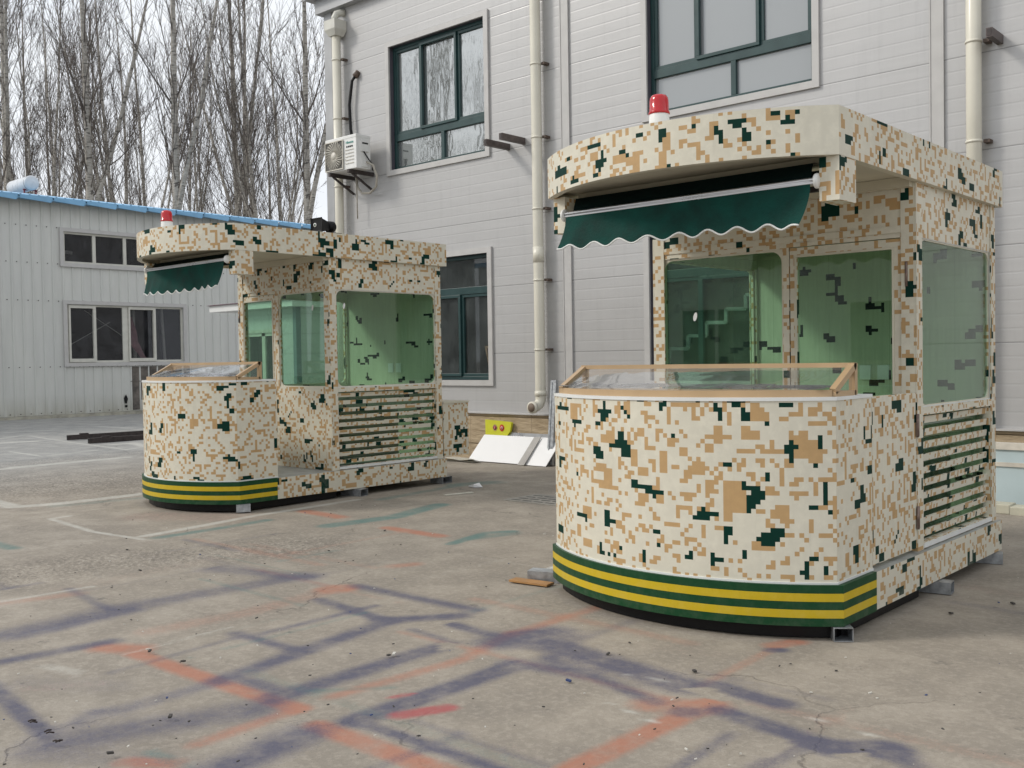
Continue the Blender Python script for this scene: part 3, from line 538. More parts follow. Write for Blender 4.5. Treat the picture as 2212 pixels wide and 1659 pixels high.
def factory_window(h, upper, pm):
    u0, u1, v0, v1 = h
    a = MB(); t = .085; y0, y1 = WY-.035, WY-.003          # trim round the opening, mitred strips butted
    a.box(u0-t, u1+t, y0, y1, v1, v1+t); a.box(u0-t, u1+t, y0, y1, v0-t, v0); a.box(u0-t, u0, y0, y1, v0, v1); a.box(u1, u1+t, y0, y1, v0, v1)
    f = MB(); ya, yb = WY+.07, WY+.14; q = .055
    f.box(u0, u1, ya, yb, v1-q, v1-.001); f.box(u0, u1, ya, yb, v0+.001, v0+q); f.box(u0+.005, u0+q, ya, yb, v0+q, v1-q); f.box(u1-q, u1-.005, ya, yb, v0+q, v1-q)
    W_ = u1-u0
    if upper:
        zt = v0+.53; f.box(u0+q, u1-q, ya, yb, zt-.055, zt+.055); m1, m2 = u0+W_*.305, u0+W_*.69; z0, z1 = zt+.055, v1-q
        dv = u0+W_*.53; f.box(dv-.035, dv+.035, ya, yb, v0+q, zt-.055)
    else:
        zt = v0+1.38; f.box(u0+q, u1-q, ya, yb, zt-.055, zt+.055); m1, m2 = u0+W_*.31, u0+W_*.69; z0, z1 = v0+q, zt-.055
    for a0, a1, fy in ((u0+q, m1, .012), (m1, m2, -.02), (m2, u1-q, .012)):      # three sashes, the middle one proud
        s0 = .045; f.box(a0, a1, ya+fy, ya+fy+.05, z1-s0, z1-.001); f.box(a0, a1, ya+fy, ya+fy+.05, z0+.001, z0+s0); f.box(a0, a0+s0, ya+fy, ya+fy+.05, z0+s0, z1-s0); f.box(a1-s0, a1, ya+fy, ya+fy+.05, z0+s0, z1-s0)
    wn = bm(f).build('window', WINF, bld, bevel=.004)
    g_ = MB(); g_.box(u0+q, u1-q, WY+.112, WY+.118, v0+q, v1-q); bm(g_).build('pane', pm, wn)
    bm(a).build('trim', WTRIM, wn)
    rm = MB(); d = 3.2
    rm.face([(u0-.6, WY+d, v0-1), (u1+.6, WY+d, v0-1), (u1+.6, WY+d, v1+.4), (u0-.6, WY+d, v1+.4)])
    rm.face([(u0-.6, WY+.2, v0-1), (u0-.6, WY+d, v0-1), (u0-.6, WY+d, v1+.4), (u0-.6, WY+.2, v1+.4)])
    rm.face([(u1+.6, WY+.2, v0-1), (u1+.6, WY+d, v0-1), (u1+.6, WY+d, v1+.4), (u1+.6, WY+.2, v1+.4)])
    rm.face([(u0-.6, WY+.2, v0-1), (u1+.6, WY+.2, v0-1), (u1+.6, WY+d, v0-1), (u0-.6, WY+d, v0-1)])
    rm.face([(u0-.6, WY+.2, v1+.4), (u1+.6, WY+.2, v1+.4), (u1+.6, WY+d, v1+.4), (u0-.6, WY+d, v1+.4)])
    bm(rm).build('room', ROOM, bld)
    return wn
factory_window(W1, True, FILM1); factory_window(W2, True, FILM2); factory_window(W3, False, BGLASS); factory_window(W4, False, BGLASS)
# roller blinds half drawn behind the film of the first window: lighter sheet inside
mb = MB()
pts = [(-8.26, 1.39), (-8.25, 1.62), (-7.93, 1.61), (-7.92, 1.80), (-7.62, 1.79), (-7.62, 1.98), (-7.30, 1.97), (-7.30, 2.16), (-6.99, 2.15), (-6.99, 2.34), (-6.67, 2.34), (-6.67, 2.53), (-6.35, 2.53), (-6.35, 2.72)]
pts = [((x_)*.9206, (z_-1.5)*.9206+1.5) for x_, z_ in pts]
for a, b in zip(pts[:-1], pts[1:]): mb.bar((a[0], 11.6, a[1]), (b[0], 11.6, b[1]), .03, .045, up=(0, 0, 1) if abs(a[0]-b[0]) > .1 else (1, 0, 0))
bm(mb).build('staircase', PLAST_W, bld)
for k, xx in enumerate((-11.0, -10.72)):
    mb = MB(); mb.bar((xx, 11.75, 1.05), (xx-.16, 11.75, 1.72), .04, .03); mb.bar((xx+.2, 11.75, 1.05), (xx+.04, 11.75, 1.72), .04, .03); mb.bar((xx-.16, 11.75, 1.70), (xx+.04, 11.75, 1.70), .04, .03)
    mb.obox((xx+.02, 11.78, 1.38), (.1, 0, 0), (0, .005, 0), (-.08, 0, .33))
    o = mb.build('wooden_frame', WOODF); tag(o, ['wooden picture-like frame leaning inside the ground floor window, left one', 'wooden frame leaning inside the ground floor window, right one'][k], 'frame', 'wooden frames behind the ground floor window')
# drainpipes
def drainpipe(x, top, bot, clamps, label, mouth, hopper):
    t = empty('drainpipe', (x, 11.0, 0)); tag(t, label, 'drainpipe')
    rr = .075; y = -.03
    m_ = MB(); p_ = [(0, y, top), (0, y, bot)]
    if mouth: p_ += [(0.0, y-.004, bot-.05), (-.01, y-.03, bot-.10), (-.015, y-.09, bot-.13), (-.02, y-.17, bot-.14)]
    m_.tube(p_, rr, 20, caps=not mouth)
    if mouth:
        m_.lathe([(.086, -.02), (.086, .03)], (-.02, y-.16, bot-.14), 20, axis='y'); m_.lathe([(.064, 0), (.064, .002)], (-.02, y-.185, bot-.14), 20, axis='y', mi=1)
        m_.lathe([(.085, 0), (.085, .07)], (0, y, bot+.02))
    for zc_ in (2.98,) if not hopper else (): m_.lathe([(.080, -.11), (.080, .11)], (0, y, zc_), 20)
    m_.build('pipe', [PIPE, plain('pipe_inside', (.20, .15, .11), .7)], t)
    for zc_ in clamps:
        c_ = MB(); c_.lathe([(.083, -.012), (.083, .012)], (0, y, zc_), 20); c_.build('clamp', PIPE, t)
        c_ = MB(); c_.box(.085, .145, y+.02, .095, zc_-.017, zc_+.017); c_.build('clamp_bracket', RUST, t)
    if hopper:
        h_ = MB(); h_.shared([(-.09, -.12, 7.06), (.09, -.12, 7.06), (.09, .06, 7.06), (-.09, .06, 7.06), (-.14, -.17, 7.16), (.14, -.17, 7.16), (.14, .09, 7.16), (-.14, .09, 7.16), (-.14, -.17, 7.32), (.14, -.17, 7.32), (.14, .09, 7.32), (-.14, .09, 7.32)],
            [(3, 2, 1, 0), (0, 1, 5, 4), (1, 2, 6, 5), (2, 3, 7, 6), (3, 0, 4, 7), (4, 5, 9, 8), (5, 6, 10, 9), (6, 7, 11, 10), (7, 4, 8, 11), (8, 9, 10, 11)]); h_.build('hopper', PVCW, t)
        e_ = MB(); e_.tube([(0, y-.02, 7.32), (0, y-.02, 7.38), (.02, y, 7.44), (.05, .04, 7.47), (.08, .1, 7.47)], .06, 14); e_.build('elbow', PVCW, t)
drainpipe(-9.365, 8.0, .95, (5.67, 4.64, 3.63, 2.62, 1.63), 'cream drainpipe with open elbow at its foot, in the middle of the grey wall', True, False)
drainpipe(-13.84, 7.1, .7, (6.66, 5.66, 4.50, 3.5), 'cream drainpipe with white hopper at the left corner behind the air conditioner', False, True)
drainpipe(-3.45, 8.0, .8, (5.67, 4.68, 3.66), 'cream drainpipe rising behind the right end of the near kiosk roof', False, False)
def steel_bracket(x, z, L, label):
    b = MB(); b.box(-.03, .03, -L, 0, -.045, .045); b.box(-.022, .022, -L-.004, -L+.02, -.035, .035, 1); o = b.build('steel_bracket', [BRWN, STEELD]); o.location = (x, 11.098, z); tag(o, label, 'bracket', 'steel stubs sticking out of the grey wall')
steel_bracket(-10.02, 4.62, .50, 'brown steel stub beside the lower right corner of the left upper window')
steel_bracket(-9.72, 4.66, .50, 'brown steel stub just left of the middle drainpipe')
steel_bracket(-3.23, 4.68, .36, 'dark steel stub right of the right drainpipe')

# air conditioner on the wall
FANM = plain('fan_grille_plastic', (.60, .57, .50), .45, var=.05)
ac = empty('air_conditioner', (-13.31, 10.6, 4.66)); tag(ac, 'white wall-mounted air conditioner outdoor unit with round fan grille', 'air conditioner')
mb = MB(); mb.box(-.40, .40, 0, .30, 0, .55); mb.box(-.405, .405, -.005, .305, .50, .553); mb.build('casing', PLAST_W, ac, bevel=.008)
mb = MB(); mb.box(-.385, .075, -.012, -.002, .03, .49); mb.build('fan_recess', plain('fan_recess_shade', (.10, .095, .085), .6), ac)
mb = MB()
for rr in np.linspace(.07, .225, 8): mb.tube([(-.155+rr*math.cos(t_), -.024, .26+rr*math.sin(t_)) for t_ in np.linspace(0, 6.283, 33)], .0028, 4, caps=False)
for k in range(26):
    t_ = k*6.283/26; mb.tube([(-.155+q*math.cos(t_+2.2*(q-.06)), -.026, .26+q*math.sin(t_+2.2*(q-.06))) for q in np.linspace(.06, .27 if abs(math.cos(t_)) < .8 and abs(math.sin(t_)) < .8 else .225, 5)], .0075, 4)
mb.lathe([(.062, -.035), (.066, -.02)], (-.155, 0, .26), 20, axis='y')
mb.box(-.39, .08, -.028, -.012, .02, .035); mb.box(-.39, .08, -.028, -.012, .485, .50); mb.box(-.39, -.378, -.028, -.012, .035, .485); mb.box(.068, .08, -.028, -.012, .035, .485)
mb.build('fan_grille', FANM, ac)
mb = MB()
for k in range(5): mb.box(.12, .34, -.010, -.0055, .09+k*.055, .10+k*.055)
mb.build('front_louvre', FANM, ac)
mb = MB(); mb.box(.402, .42, .09, .25, .28, .47); mb.box(.42, .424, .11, .23, .40, .425, 1); mb.box(.402, .412, .10, .24, .03, .25, 0); mb.build('valve_cover', [PLAST_W, BLACKP], ac)
def text_part(s_, size, loc, rot, m_, parent, name='lettering', ext=.0015, sx=1):
    cu_ = bpy.data.curves.new('tmp_text', 'FONT'); cu_.body = s_; cu_.size = size; cu_.extrude = ext; cu_.resolution_u = 3; cu_.align_x = 'CENTER'; cu_.align_y = 'CENTER'
    to = bpy.data.objects.new('tmp_text', cu_); COL.objects.link(to); bpy.context.view_layer.update()
    me_ = bpy.data.meshes.new_from_object(to.evaluated_get(bpy.context.evaluated_depsgraph_get())); bpy.data.objects.remove(to)
    me_.materials.clear(); me_.materials.append(m_); o = bpy.data.objects.new(name, me_); COL.objects.link(o); o.parent = parent; o.location = loc; o.rotation_euler = rot; o.scale = (sx, 1, 1); return o
TEALP = plain('teal_print', (.02, .28, .24), .5, var=.05)
text_part('Hisense', .062, (.235, -.0045, .435), (math.pi/2, 0, 0), TEALP, ac)
mb = MB()
for k in range(4): mb.box(.15+k*.045, .18+k*.045, -.0075, -.0055, .355, .38)
mb.build('warning_pictogram', BLACKP, ac)
for xx in (-.28, .22):
    mb = MB(); mb.box(xx-.025, xx+.025, -.03, .498, -.062, -.002); mb.bar((xx, .05, -.06), (xx, .49, -.30), .03, .03); mb.build('support_bracket', STEELD, ac)
HOSE = plain('hose_wrap', (.45, .42, .36), .7, var=.15, scale=20)
mb = MB(); mb.tube([(.42, .2, .12), (.52, .25, .05), (.55, .3, -.12), (.48, .34, -.28), (.3, .36, -.36), (.08, .37, -.34), (-.05, .38, -.22), (-.1, .4, -.02), (-.16, .43, .1), (-.18, .43, .6)], .02, 8)
mb.tube([(-.05, .36, -.05), (-.05, .37, -.75)], .012, 6); mb.build('hose', HOSE, ac)
mb = MB(); mb.tube([(-.20, .43, .55), (-.25, .42, .8), (-.27, .42, 1.2), (-.20, .43, 1.6), (-.12, .48, 1.72)], .026, 8); mb.tube([(.41, .15, .28), (.46, .2, .16), (.5, .26, .06), (.48, .27, -.03)], .012, 6); mb.build('cable', BLACKP, ac)
mb = MB(); mb.tube([(-.14, .44, 1.66), (-.10, .497, 1.74)], .05, 10); mb.build('wall_sleeve', RUST, ac)
# ---------------------------------------------------------------- long low shed on the left
XC = -29.5
g = N('ribbed_shed_sheet'); p = g.pos(); s_ = g.sep(p)
n = g.noise(g.scl(p, (1, 3, .4)), 1.2, 5, .65); n2 = g.noise(p, .5, 3)
c = g.mix(g.mr(n, .35, .7), (.62, .625, .59), (.55, .555, .525)); c = g.mix(g.mr(n2, .4, .65, 0, .3), c, (.54, .55, .54))
dirt = g.m('MULTIPLY', g.mr(g.m('ADD', s_[2], g.m('MULTIPLY', n, .5)), .25, .95, .55, 0), g.mr(n, .3, .6)); c = g.mix(dirt, c, (.25, .22, .13))
dirt2 = g.m('MULTIPLY', g.mr(g.m('ADD', s_[2], g.m('MULTIPLY', n, .8)), 6.0, 6.9, 0, .5), .8); c = g.mix(dirt2, c, (.27, .24, .16))
SHED = g.done(g.pbr(c, .45, .1, None, .4))
BLUE = plain('blue_roof_sheet', (.20, .43, .66), .4, var=.15, scale=1.2)
BOARD = plain('weathered_bare_board', (.17, .15, .13), .8, var=.5, scale=3)
shed = empty('shed', (XC, 9, 0)); tag(shed, 'long pale grey ribbed metal shed with a blue sheet roof', 'shed')
so_ = Vector((-XC, -9, 0))
def sm(mb): mb.v = [tuple(Vector(q)+so_) for q in mb.v]; return mb
H1 = (13.2, 17.25, 4.52, 5.44); H2 = (13.25, 16.98, 1.60, 3.32)
Y0, Y1, XB = -8.0, 22.6, -36.3
mb = MB(); mb.slab('x', XC, XC-.12, Y0, Y1, .10, 6.26, [H1, H2]); mb.slab('y', Y1, Y1-.1, XB, XC-.001, .1, 6.3); mb.slab('y', Y0, Y0+.1, XB, XC-.001, .1, 6.3); mb.slab('x', XB, XB+.1, Y0+.1, Y1-.1, .1, 6.3)
y = Y0+.15
while y < Y1:
    segs = [(.10, 6.30)]
    for h in (H1, H2):
        if h[0]-.14 < y < h[1]+.14:
            segs = [q for a, b in segs for q in (((a, h[2]-.12), (h[3]+.12, b)) if a < h[2] < b else ((a, b),)) if q[1] > q[0]]
    for a, b in segs:
        mb.shared([(XC+.001, y-.034, a), (XC+.001, y+.034, a), (XC+.028, y-.014, a), (XC+.028, y+.014, a), (XC+.001, y-.034, b), (XC+.001, y+.034, b), (XC+.028, y-.014, b), (XC+.028, y+.014, b)], [(0, 2, 6, 4), (2, 3, 7, 6), (3, 1, 5, 7), (0, 1, 3, 2)])
    y += .288
sm(mb).build('wall', SHED, shed)
mb = MB(); y = Y0+.29
while y < Y1:
    for zz in (.16, 1.49, 3.40, 4.48, 5.53):
        if not any(h[0]-.15 < y < h[1]+.15 and h[2]-.05 < zz < h[3]+.0 for h in (H1, H2)): mb.box(XC+.001, XC+.018, y-.012, y+.012, zz-.012, zz+.012)
    y += .288
tag(sm(mb).build('screw_row', STEELD, shed), kind='stuff')
mb = MB(); mb.box(XC-.1, XC+.12, Y0, Y1, -.05, .095); sm(mb).build('kerb', plain('pale_kerb', (.42, .40, .33), .8, var=.3, scale=3), shed)
# missing sheet: bare dark boards
mb = MB()
for k in range(7): mb.box(XC+.002, XC+.014, 15.17+k*.30, 15.17+k*.30+.275, .13+.3*((k*7) % 3)*(k != 0), 1.46)
mb.box(XC+.014, XC+.03, 15.16, 17.3, 1.0, 1.02); sm(mb).build('bare_board', BOARD, shed)
mb = MB(); mb.lathe([(.07, 0), (.08, .05), (.05, .09)], (XC+.014, 15.62, .84), 12, axis='x'); sm(mb).build('vent_cap', PVCW, shed)
mb = MB(); mb.shared([(XC+.03, 14.93, .50), (XC+.03, 15.0, .62), (XC+.03, 15.06, .48), (XC+.03, 15.02, .33), (XC+.03, 14.96, .34), (XC+.022, 15, .45)], [(0, 1, 2, 3, 4), (0, 1, 5), (1, 2, 5), (2, 3, 5), (3, 4, 5), (4, 0, 5)]); mb.box(XC+.003, XC+.03, 14.97, 15.04, .22, .29); sm(mb).build('hole', BLACKP, shed)
# roof: real corrugated sheets on a slope, with a stepped drip edge
mb = MB(); xr, sl_ = 3.6, .172; rib = .25; yy = Y0-.3; k = 0
prof = []
while yy < Y1+.25:
    prof += [(yy, 0), (yy+.17, 0), (yy+.19, .028), (yy+.23, .028)]; yy += rib
xe = XC+.32
for (a, za), (b, zb_) in zip(prof[:-1], prof[1:]):
    for t0, t1 in ((0, xr),):
        mb.face([(xe-t0, a, 6.335+za+sl_*t0), (xe-t0, b, 6.335+zb_+sl_*t0), (xe-t1, b, 6.335+zb_+sl_*t1), (xe-t1, a, 6.335+za+sl_*t1)])
    mb.face([(xe-xr, a, 6.335+za+sl_*xr), (xe-xr, b, 6.335+zb_+sl_*xr), (XB-.3, b, 6.335+zb_), (XB-.3, a, 6.335+za)])
yy = Y0-.3
while yy < Y1+.2:
    L = min(.96, Y1+.25-yy)
    mb.face([(xe+.01, yy, 6.345), (xe+.05, yy+L-.05, 6.345), (xe+.06, yy+L-.10, 6.17), (xe+.01, yy+.03, 6.24)]); mb.face([(xe+.05, yy+L-.05, 6.345), (xe-.02, yy+L, 6.35), (xe-.02, yy+L, 6.25), (xe+.06, yy+L-.10, 6.17)])
    yy += .96
mb.box(XC-.1, xe, Y0-.2, Y1+.2, 6.255, 6.28); sm(mb).build('roof', BLUE, shed)
def shed_window(h, mull, sliding):
    u0, u1, v0, v1 = h; a = MB(); t = .11
    a.box(XC+.003, XC+.06, u0-t, u1+t, v1, v1+t); a.box(XC+.003, XC+.07, u0-t, u1+t, v0-t, v0); a.box(XC+.003, XC+.06, u0-t, u0, v0, v1); a.box(XC+.003, XC+.06, u1, u1+t, v0, v1)
    q = .06; f = MB(); xa, xb = XC-.09, XC-.02
    f.box(xa, xb, u0+.001, u1-.001, v1-q, v1-.001); f.box(xa, xb, u0+.001, u1-.001, v0+.001, v0+q); f.box(xa, xb, u0+.001, u0+q, v0+q, v1-q); f.box(xa, xb, u1-q, u1-.001, v0+q, v1-q)
    for i, mm in enumerate(mull):
        wd = .09 if (sliding and i == 1) else .05
        f.box(xa, xb, mm-wd, mm+wd, v0+q, v1-q)
    if sliding:
        for (a0, a1) in ((u0+q, mull[0]+.03), (mull[1]+.09, mull[2]+.03)):
            f.box(xb, xb+.035, a0, a1, v0+.02, v0+q+.06); f.box(xb, xb+.035, a0, a1, v1-q-.05, v1-.02); f.box(xb, xb+.035, a0, a0+.06, v0+q+.06, v1-q-.05); f.box(xb, xb+.035, a1-.08, a1, v0+q+.06, v1-q-.05)
    wn = sm(f).build('window', PVCW, shed, bevel=.004); g_ = MB(); g_.box(XC-.06, XC-.055, u0+q, u1-q, v0+q, v1-q); sm(g_).build('pane', CGLASS, wn); sm(a).build('trim', WTRIM, wn)
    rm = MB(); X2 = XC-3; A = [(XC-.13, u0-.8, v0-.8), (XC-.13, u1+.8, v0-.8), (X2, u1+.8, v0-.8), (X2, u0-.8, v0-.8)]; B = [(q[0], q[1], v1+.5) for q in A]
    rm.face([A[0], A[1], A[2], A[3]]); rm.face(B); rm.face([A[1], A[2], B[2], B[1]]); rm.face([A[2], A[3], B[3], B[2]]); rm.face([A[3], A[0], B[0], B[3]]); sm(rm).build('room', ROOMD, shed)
shed_window(H1, (14.14, 15.10, 16.15), False); shed_window(H2, (14.10, 15.06, 16.02), True)
mb = MB(); mb.bar((XC-.7, 15.72, 1.2), (XC-.7, 15.66, 3.5), .06, .07); sm(mb).build('inner_post', PVCW, shed)
mb = MB(); mb.bar((XC-.7, 16.74, 1.2), (XC-.7, 16.62, 3.5), .06, .07); sm(mb).build('inner_post', PVCW, shed)
mb = MB()
mb.bar((XC-.9, 13.3, 1.9), (XC-.9, 15.0, 2.85), .02, .02); mb.bar((XC-.9, 14.2, 3.2), (XC-.9, 15.6, 2.3), .02, .02); sm(mb).build('inner_bracing', PVCW, shed)
mb = MB(); mb.bar((XC-1.6, 13.2, 5.1), (XC-1.6, 14.2, 5.0), .05, .1); sm(mb).build('inner_shelf', PVCW, shed)
mb = MB(); mb.bar((XC-1.6, 13.2, 4.75), (XC-1.6, 14.2, 4.7), .05, .08); sm(mb).build('inner_shelf', PVCW, shed)
mb = MB()
V = []; rr_ = random.Random(5)
for i in range(8):
    z_ = 3.0-.19*i; w_ = .03+.13*math.sin(min(1, i/6)*2.6); cy_ = 15.52+.10*(i/7)+(.32*max(0, (i-4)/3))
    V += [(XC-.55, cy_-w_, z_), (XC-.5, cy_, z_+.02), (XC-.55, cy_+w_, z_)]
mb.shared(V, [(3*i+j, 3*i+j+1, 3*i+j+4, 3*i+j+3) for i in range(7) for j in range(2)], smooth=True)
o = mb.build('hanging_cloth', plain('pink_cloth', (.42, .22, .24), .85, var=.2)); tag(o, 'pink cloth hanging behind the lower shed window', 'cloth')
# solar heater tank on the shed roof
sh = empty('solar_water_heater', (-35.0, 14.58, 7.42), sc=.85); tag(sh, 'white cylindrical solar water heater tank on the shed roof', 'water heater')
mb = MB(); mb.lathe([(.02, 1.62), (.20, 1.60), (.28, 1.56), (.29, 1.52), (.29, -.2), (.27, -.25), (.02, -.28)], (-1.3, 0, .32), 28, axis='x'); mb.build('tank', plain('faded_white_enamel', (.62, .64, .66), .3, var=.08), sh)
mb = MB(); mb.lathe([(.296, -.0), (.296, .05)], (.12, 0, .32), 28, axis='x'); mb.build('rim_band', GALV, sh)
mb = MB()
for xx in (-1.2, .0):
    mb = MB(); mb.bar((xx, -.2, .05), (xx, -.2, -.7), .05, .05); mb.bar((xx, .25, .1), (xx, .25, -.7), .05, .05); mb.bar((xx, -.25, .06), (xx, .3, .06), .05, .05)
    mb.build('stand', plain('red_painted_steel', (.22, .03, .04), .5), sh)

# ---------------------------------------------------------------- small white prefab cabin behind the far kiosk
pc = empty('prefab_cabin', (-17.4, 12.6, 0)); tag(pc, 'small white panel cabin with red roof edge seen through and beside the far kiosk', 'cabin')
PREF = clad_mat('white_cabin_panel', (.62, .64, .63), (.55, .57, .56), .42, .42, .3)
mb = MB(); Hh = (-1.78, -.60, .9, 2.15); mb.slab('y', 0, .06, -2.15, 0, 0, 2.659, [Hh]); mb.slab('x', -.001, -.06, .061, 5, 0, 2.659); mb.slab('x', -2.15, -2.09, .061, 5, 0, 2.659); mb.slab('y', 5, 4.94, -2.09, -.061, 0, 2.659); mb.build('wall', PREF, pc)
mb = MB(); mb.box(-.09, .02, -.02, -.001, 0, 2.659); mb.box(-.001+.002, .02, -.001, .10, 0, 2.659); mb.build('corner_trim', plain('blue_grey_trim', (.20, .26, .28), .4), pc)
mb = MB(); mb.box(-2.9, .22, -.25, 5.2, 2.66, 2.80); mb.build('roof', PLAST_W, pc)
mb = MB(); mb.shared([(-2.95, -.3, 2.803), (.26, -.3, 2.803), (.26, 5.25, 2.803), (-2.95, 5.25, 2.803), (-2.95, -.2, 2.825), (.26, .3, 2.88), (.26, 5.2, 2.88), (-2.95, 5.2, 2.825)], [(0, 1, 2, 3), (0, 1, 5, 4), (1, 2, 6, 5), (2, 3, 7, 6), (3, 0, 4, 7), (4, 5, 6, 7)]); mb.build('roof_flashing', plain('dark_red_sheet', (.09, .012, .03), .5), pc)
f = MB(); f.box(-1.86, -.52, -.04, -.001, 2.15, 2.22); f.box(-1.86, -.52, -.04, -.001, .83, .90); f.box(-1.86, -1.78, -.04, -.001, .9, 2.15); f.box(-.60, -.52, -.04, -.001, .9, 2.15)
for a in (-1.78, -1.22, -1.16, -.66): f.box(a, a+.06, -.02, .04, .9, 2.15)
f.box(-1.72, -.66, -.02, .04, 2.08, 2.15); f.box(-1.72, -.66, -.02, .04, .9, .97)
wn = f.build('window', PVCW, pc); f = MB(); f.box(-1.72, -.66, .01, .016, .97, 2.08); f.build('pane', CGLASS, wn)
f = MB(); f.slab('y', .4, .42, -2, -.1, .1, 2.6); f.build('curtain', plain('pale_curtain', (.25, .30, .31), .8), pc)

# ---------------------------------------------------------------- bare poplars
g = N('poplar_bark'); ob = g.obj(); s_ = g.sep(ob)
n = g.noise(g.scl(ob, (2, 2, 5)), 2.0, 5, .7); n2 = g.noise(g.scl(ob, (3, 3, 9)), 1.3, 3)
c = g.mix(g.mr(n, .35, .7), (.46, .43, .38), (.22, .20, .175)); c = g.mix(g.mr(n2, .56, .64, 0, .8), c, (.045, .038, .035))
BARK = g.done(g.pbr(c, .8, 0, None, .2)); TWIG = plain('poplar_twig', (.135, .115, .10), .8, var=.3, scale=.6, spec=.2)
def tree_mesh(seed, H, r0, fork):
    q = random.Random(seed); tr, cw = MB(), MB()
    def path(p, d, L, n, curl, wob):
        pts = [Vector(p)]; d = Vector(d).normalized()
        for i in range(n):
            d = (d+Vector((q.gauss(0, wob), q.gauss(0, wob), curl*1.5+q.gauss(0, wob*.5)))).normalized(); pts.append(pts[-1]+d*(L/n))
        return pts
    def at(pts, t):
        k = min(len(pts)-2, int(t*(len(pts)-1))); f = t*(len(pts)-1)-k; return pts[k].lerp(pts[k+1], f), (pts[k+1]-pts[k]).normalized()
    def side(d, ang, az):
        a = d.cross(Vector((0, 0, 1)) if abs(d.z) < .95 else Vector((1, 0, 0))).normalized(); b = d.cross(a)
        return (d*math.cos(ang)+(a*math.cos(az)+b*math.sin(az))*math.sin(ang)).normalized()
    def twigs(pts, L, n, lo=.25):
        for _ in range(n):
            t = q.uniform(lo, 1); p_, d = at(pts, t); tl = L*q.uniform(.4, 1.3)
            tp = path(p_, side(d, q.uniform(.3, .7), q.uniform(0, 6.28)), tl, 3, .10, .09)
            cw.tube(tp, [.0105, .008, .006, .0035], 3, caps=False, smooth=False)
            for _ in range(2 if tl > .8 else 1):
                p2, d2 = at(tp, q.uniform(.2, .9)); e = p2+side(d2, q.uniform(.4, .8), q.uniform(0, 6.28))*q.uniform(.25, .7)+Vector((0, 0, .08)); cw.tube([p2, e], [.0065, .0035], 3, caps=False, smooth=False)
    def branch(p, d, L, r, depth):
        n = 7 if depth == 1 else 4; pts = path(p, d, L, n, .085, .075)
        (tr if r > .05 else cw).tube(pts, [max(.008, r*(1-.85*i/n)) for i in range(n+1)], 5 if r > .04 else 4 if r > .02 else 3, caps=False)
        if depth == 1:
            for k in range(int(2+L*.55)):
                t = q.uniform(.15, .9); p_, dd = at(pts, t); branch(p_, side(dd, q.uniform(.3, .6), q.uniform(0, 6.28)), L*q.uniform(.28, .55)*(1.15-t*.6), max(.012, r*.45*(1-.5*t)), 2)
            twigs(pts, 1.1, int(L*.75))
        else: twigs(pts, .8, int(1+L*.9), .1)
    tp = path((0, 0, 0), (q.gauss(0, .015), q.gauss(0, .015), 1), H, 14, .02, .016)
    stems = [(tp, r0)]; tr.tube(tp, [r0*(1-.92*(i/14)**.9)+.008 for i in range(15)], 9, caps=False)
    for fk in range(fork):
        h_ = q.uniform(.14, .40); p_, d = at(tp, h_); az = q.uniform(0, 6.28)
        f2 = path(p_, (math.cos(az)*.30, math.sin(az)*.30, 1), H*(.92-h_)*.95, 9, .045, .04); rr0 = r0*.5
        tr.tube(f2, [rr0*(1-.9*i/9)+.006 for i in range(10)], 7, caps=False); stems.append((f2, rr0))
    for pts, rr0 in stems:
        nb = int(24 if rr0 == r0 else 11)
        for k in range(nb):
            t = q.uniform(.14 if rr0 == r0 else .1, .97); p_, d = at(pts, t); L = (2.2+4.6*(1-t))*q.uniform(.5, 1.25)
            branch(p_, side(d, q.uniform(.28, .66)*(1 if t > .25 else 1.35), q.uniform(0, 6.28)), L, max(.016, rr0*.22*(1-t*.7))*q.uniform(.6, 1.25), 1)
        twigs(pts, 1.5, 34, .12)
    return tr, cw
protos = []
for i, (H, r0, fk) in enumerate(((25, .23, 2), (22, .15, 3), (26, .24, 1), (21, .12, 1), (23, .15, 2))):
    tr, cw = tree_mesh(30+i*7, H, r0, fk); t = tr.build('trunk', BARK); c = cw.build('crown', TWIG); protos.append((t, c))
used = [False]*5
TW = ['just above the solar water heater at the far left', 'second from the left edge, thin and leaning', 'tall and straight between the heater and the red beacon', '', '', 'large, forking low, above the beacon of the far kiosk', '', '', 'right of the largest forked poplar', '', 'left of the grey building by some metres', '', 'nearest the corner of the grey building', '']
def tree(px_, depth, k, label, group, rz=None, sc=1):
    base = Fv*depth+Rv*(depth*(px_-1106)/2182)
    t = empty('poplar_tree', (base.x, base.y, 0), R.uniform(0, 6.28) if rz is None else rz, sc); tag(t, label, 'tree', group)
    for src in protos[k]:
        if not used[k]: c = src
        else: c = src.copy(); COL.objects.link(c)
        c.parent = t
    used[k] = True
FRONT = [(15, 43, 0, 'bare poplar with a thick trunk at the left edge behind the solar water heater'), (101, 50, 3, 'slender bare poplar just right of the solar water heater'),
 (205, 44, 2, 'tall straight thick-trunked bare poplar above the upper shed window'), (280, 50, 1, 'bare poplar with several stems left of the far kiosk beacon'),
 (393, 42.5, 2, 'largest bare poplar, standing just right of the far kiosk beacon'), (516, 49, 0, 'bare poplar above the front corner of the far kiosk roof'),
 (585, 47, 1, 'many-stemmed bare poplar between the far kiosk roof corner and the grey building'), (674, 46, 2, 'bare poplar right beside the corner of the grey building above the horn speaker'),
 (345, 54, 4, 'slimmer bare poplar directly above the far kiosk beacon'), (455, 58, 3, 'slim bare poplar halfway between the beacon and the kiosk roof corner'), (630, 56, 4, 'slim bare poplar left of the air conditioner'), (150, 58, 4, 'slim bare poplar above the left end of the upper shed window')]
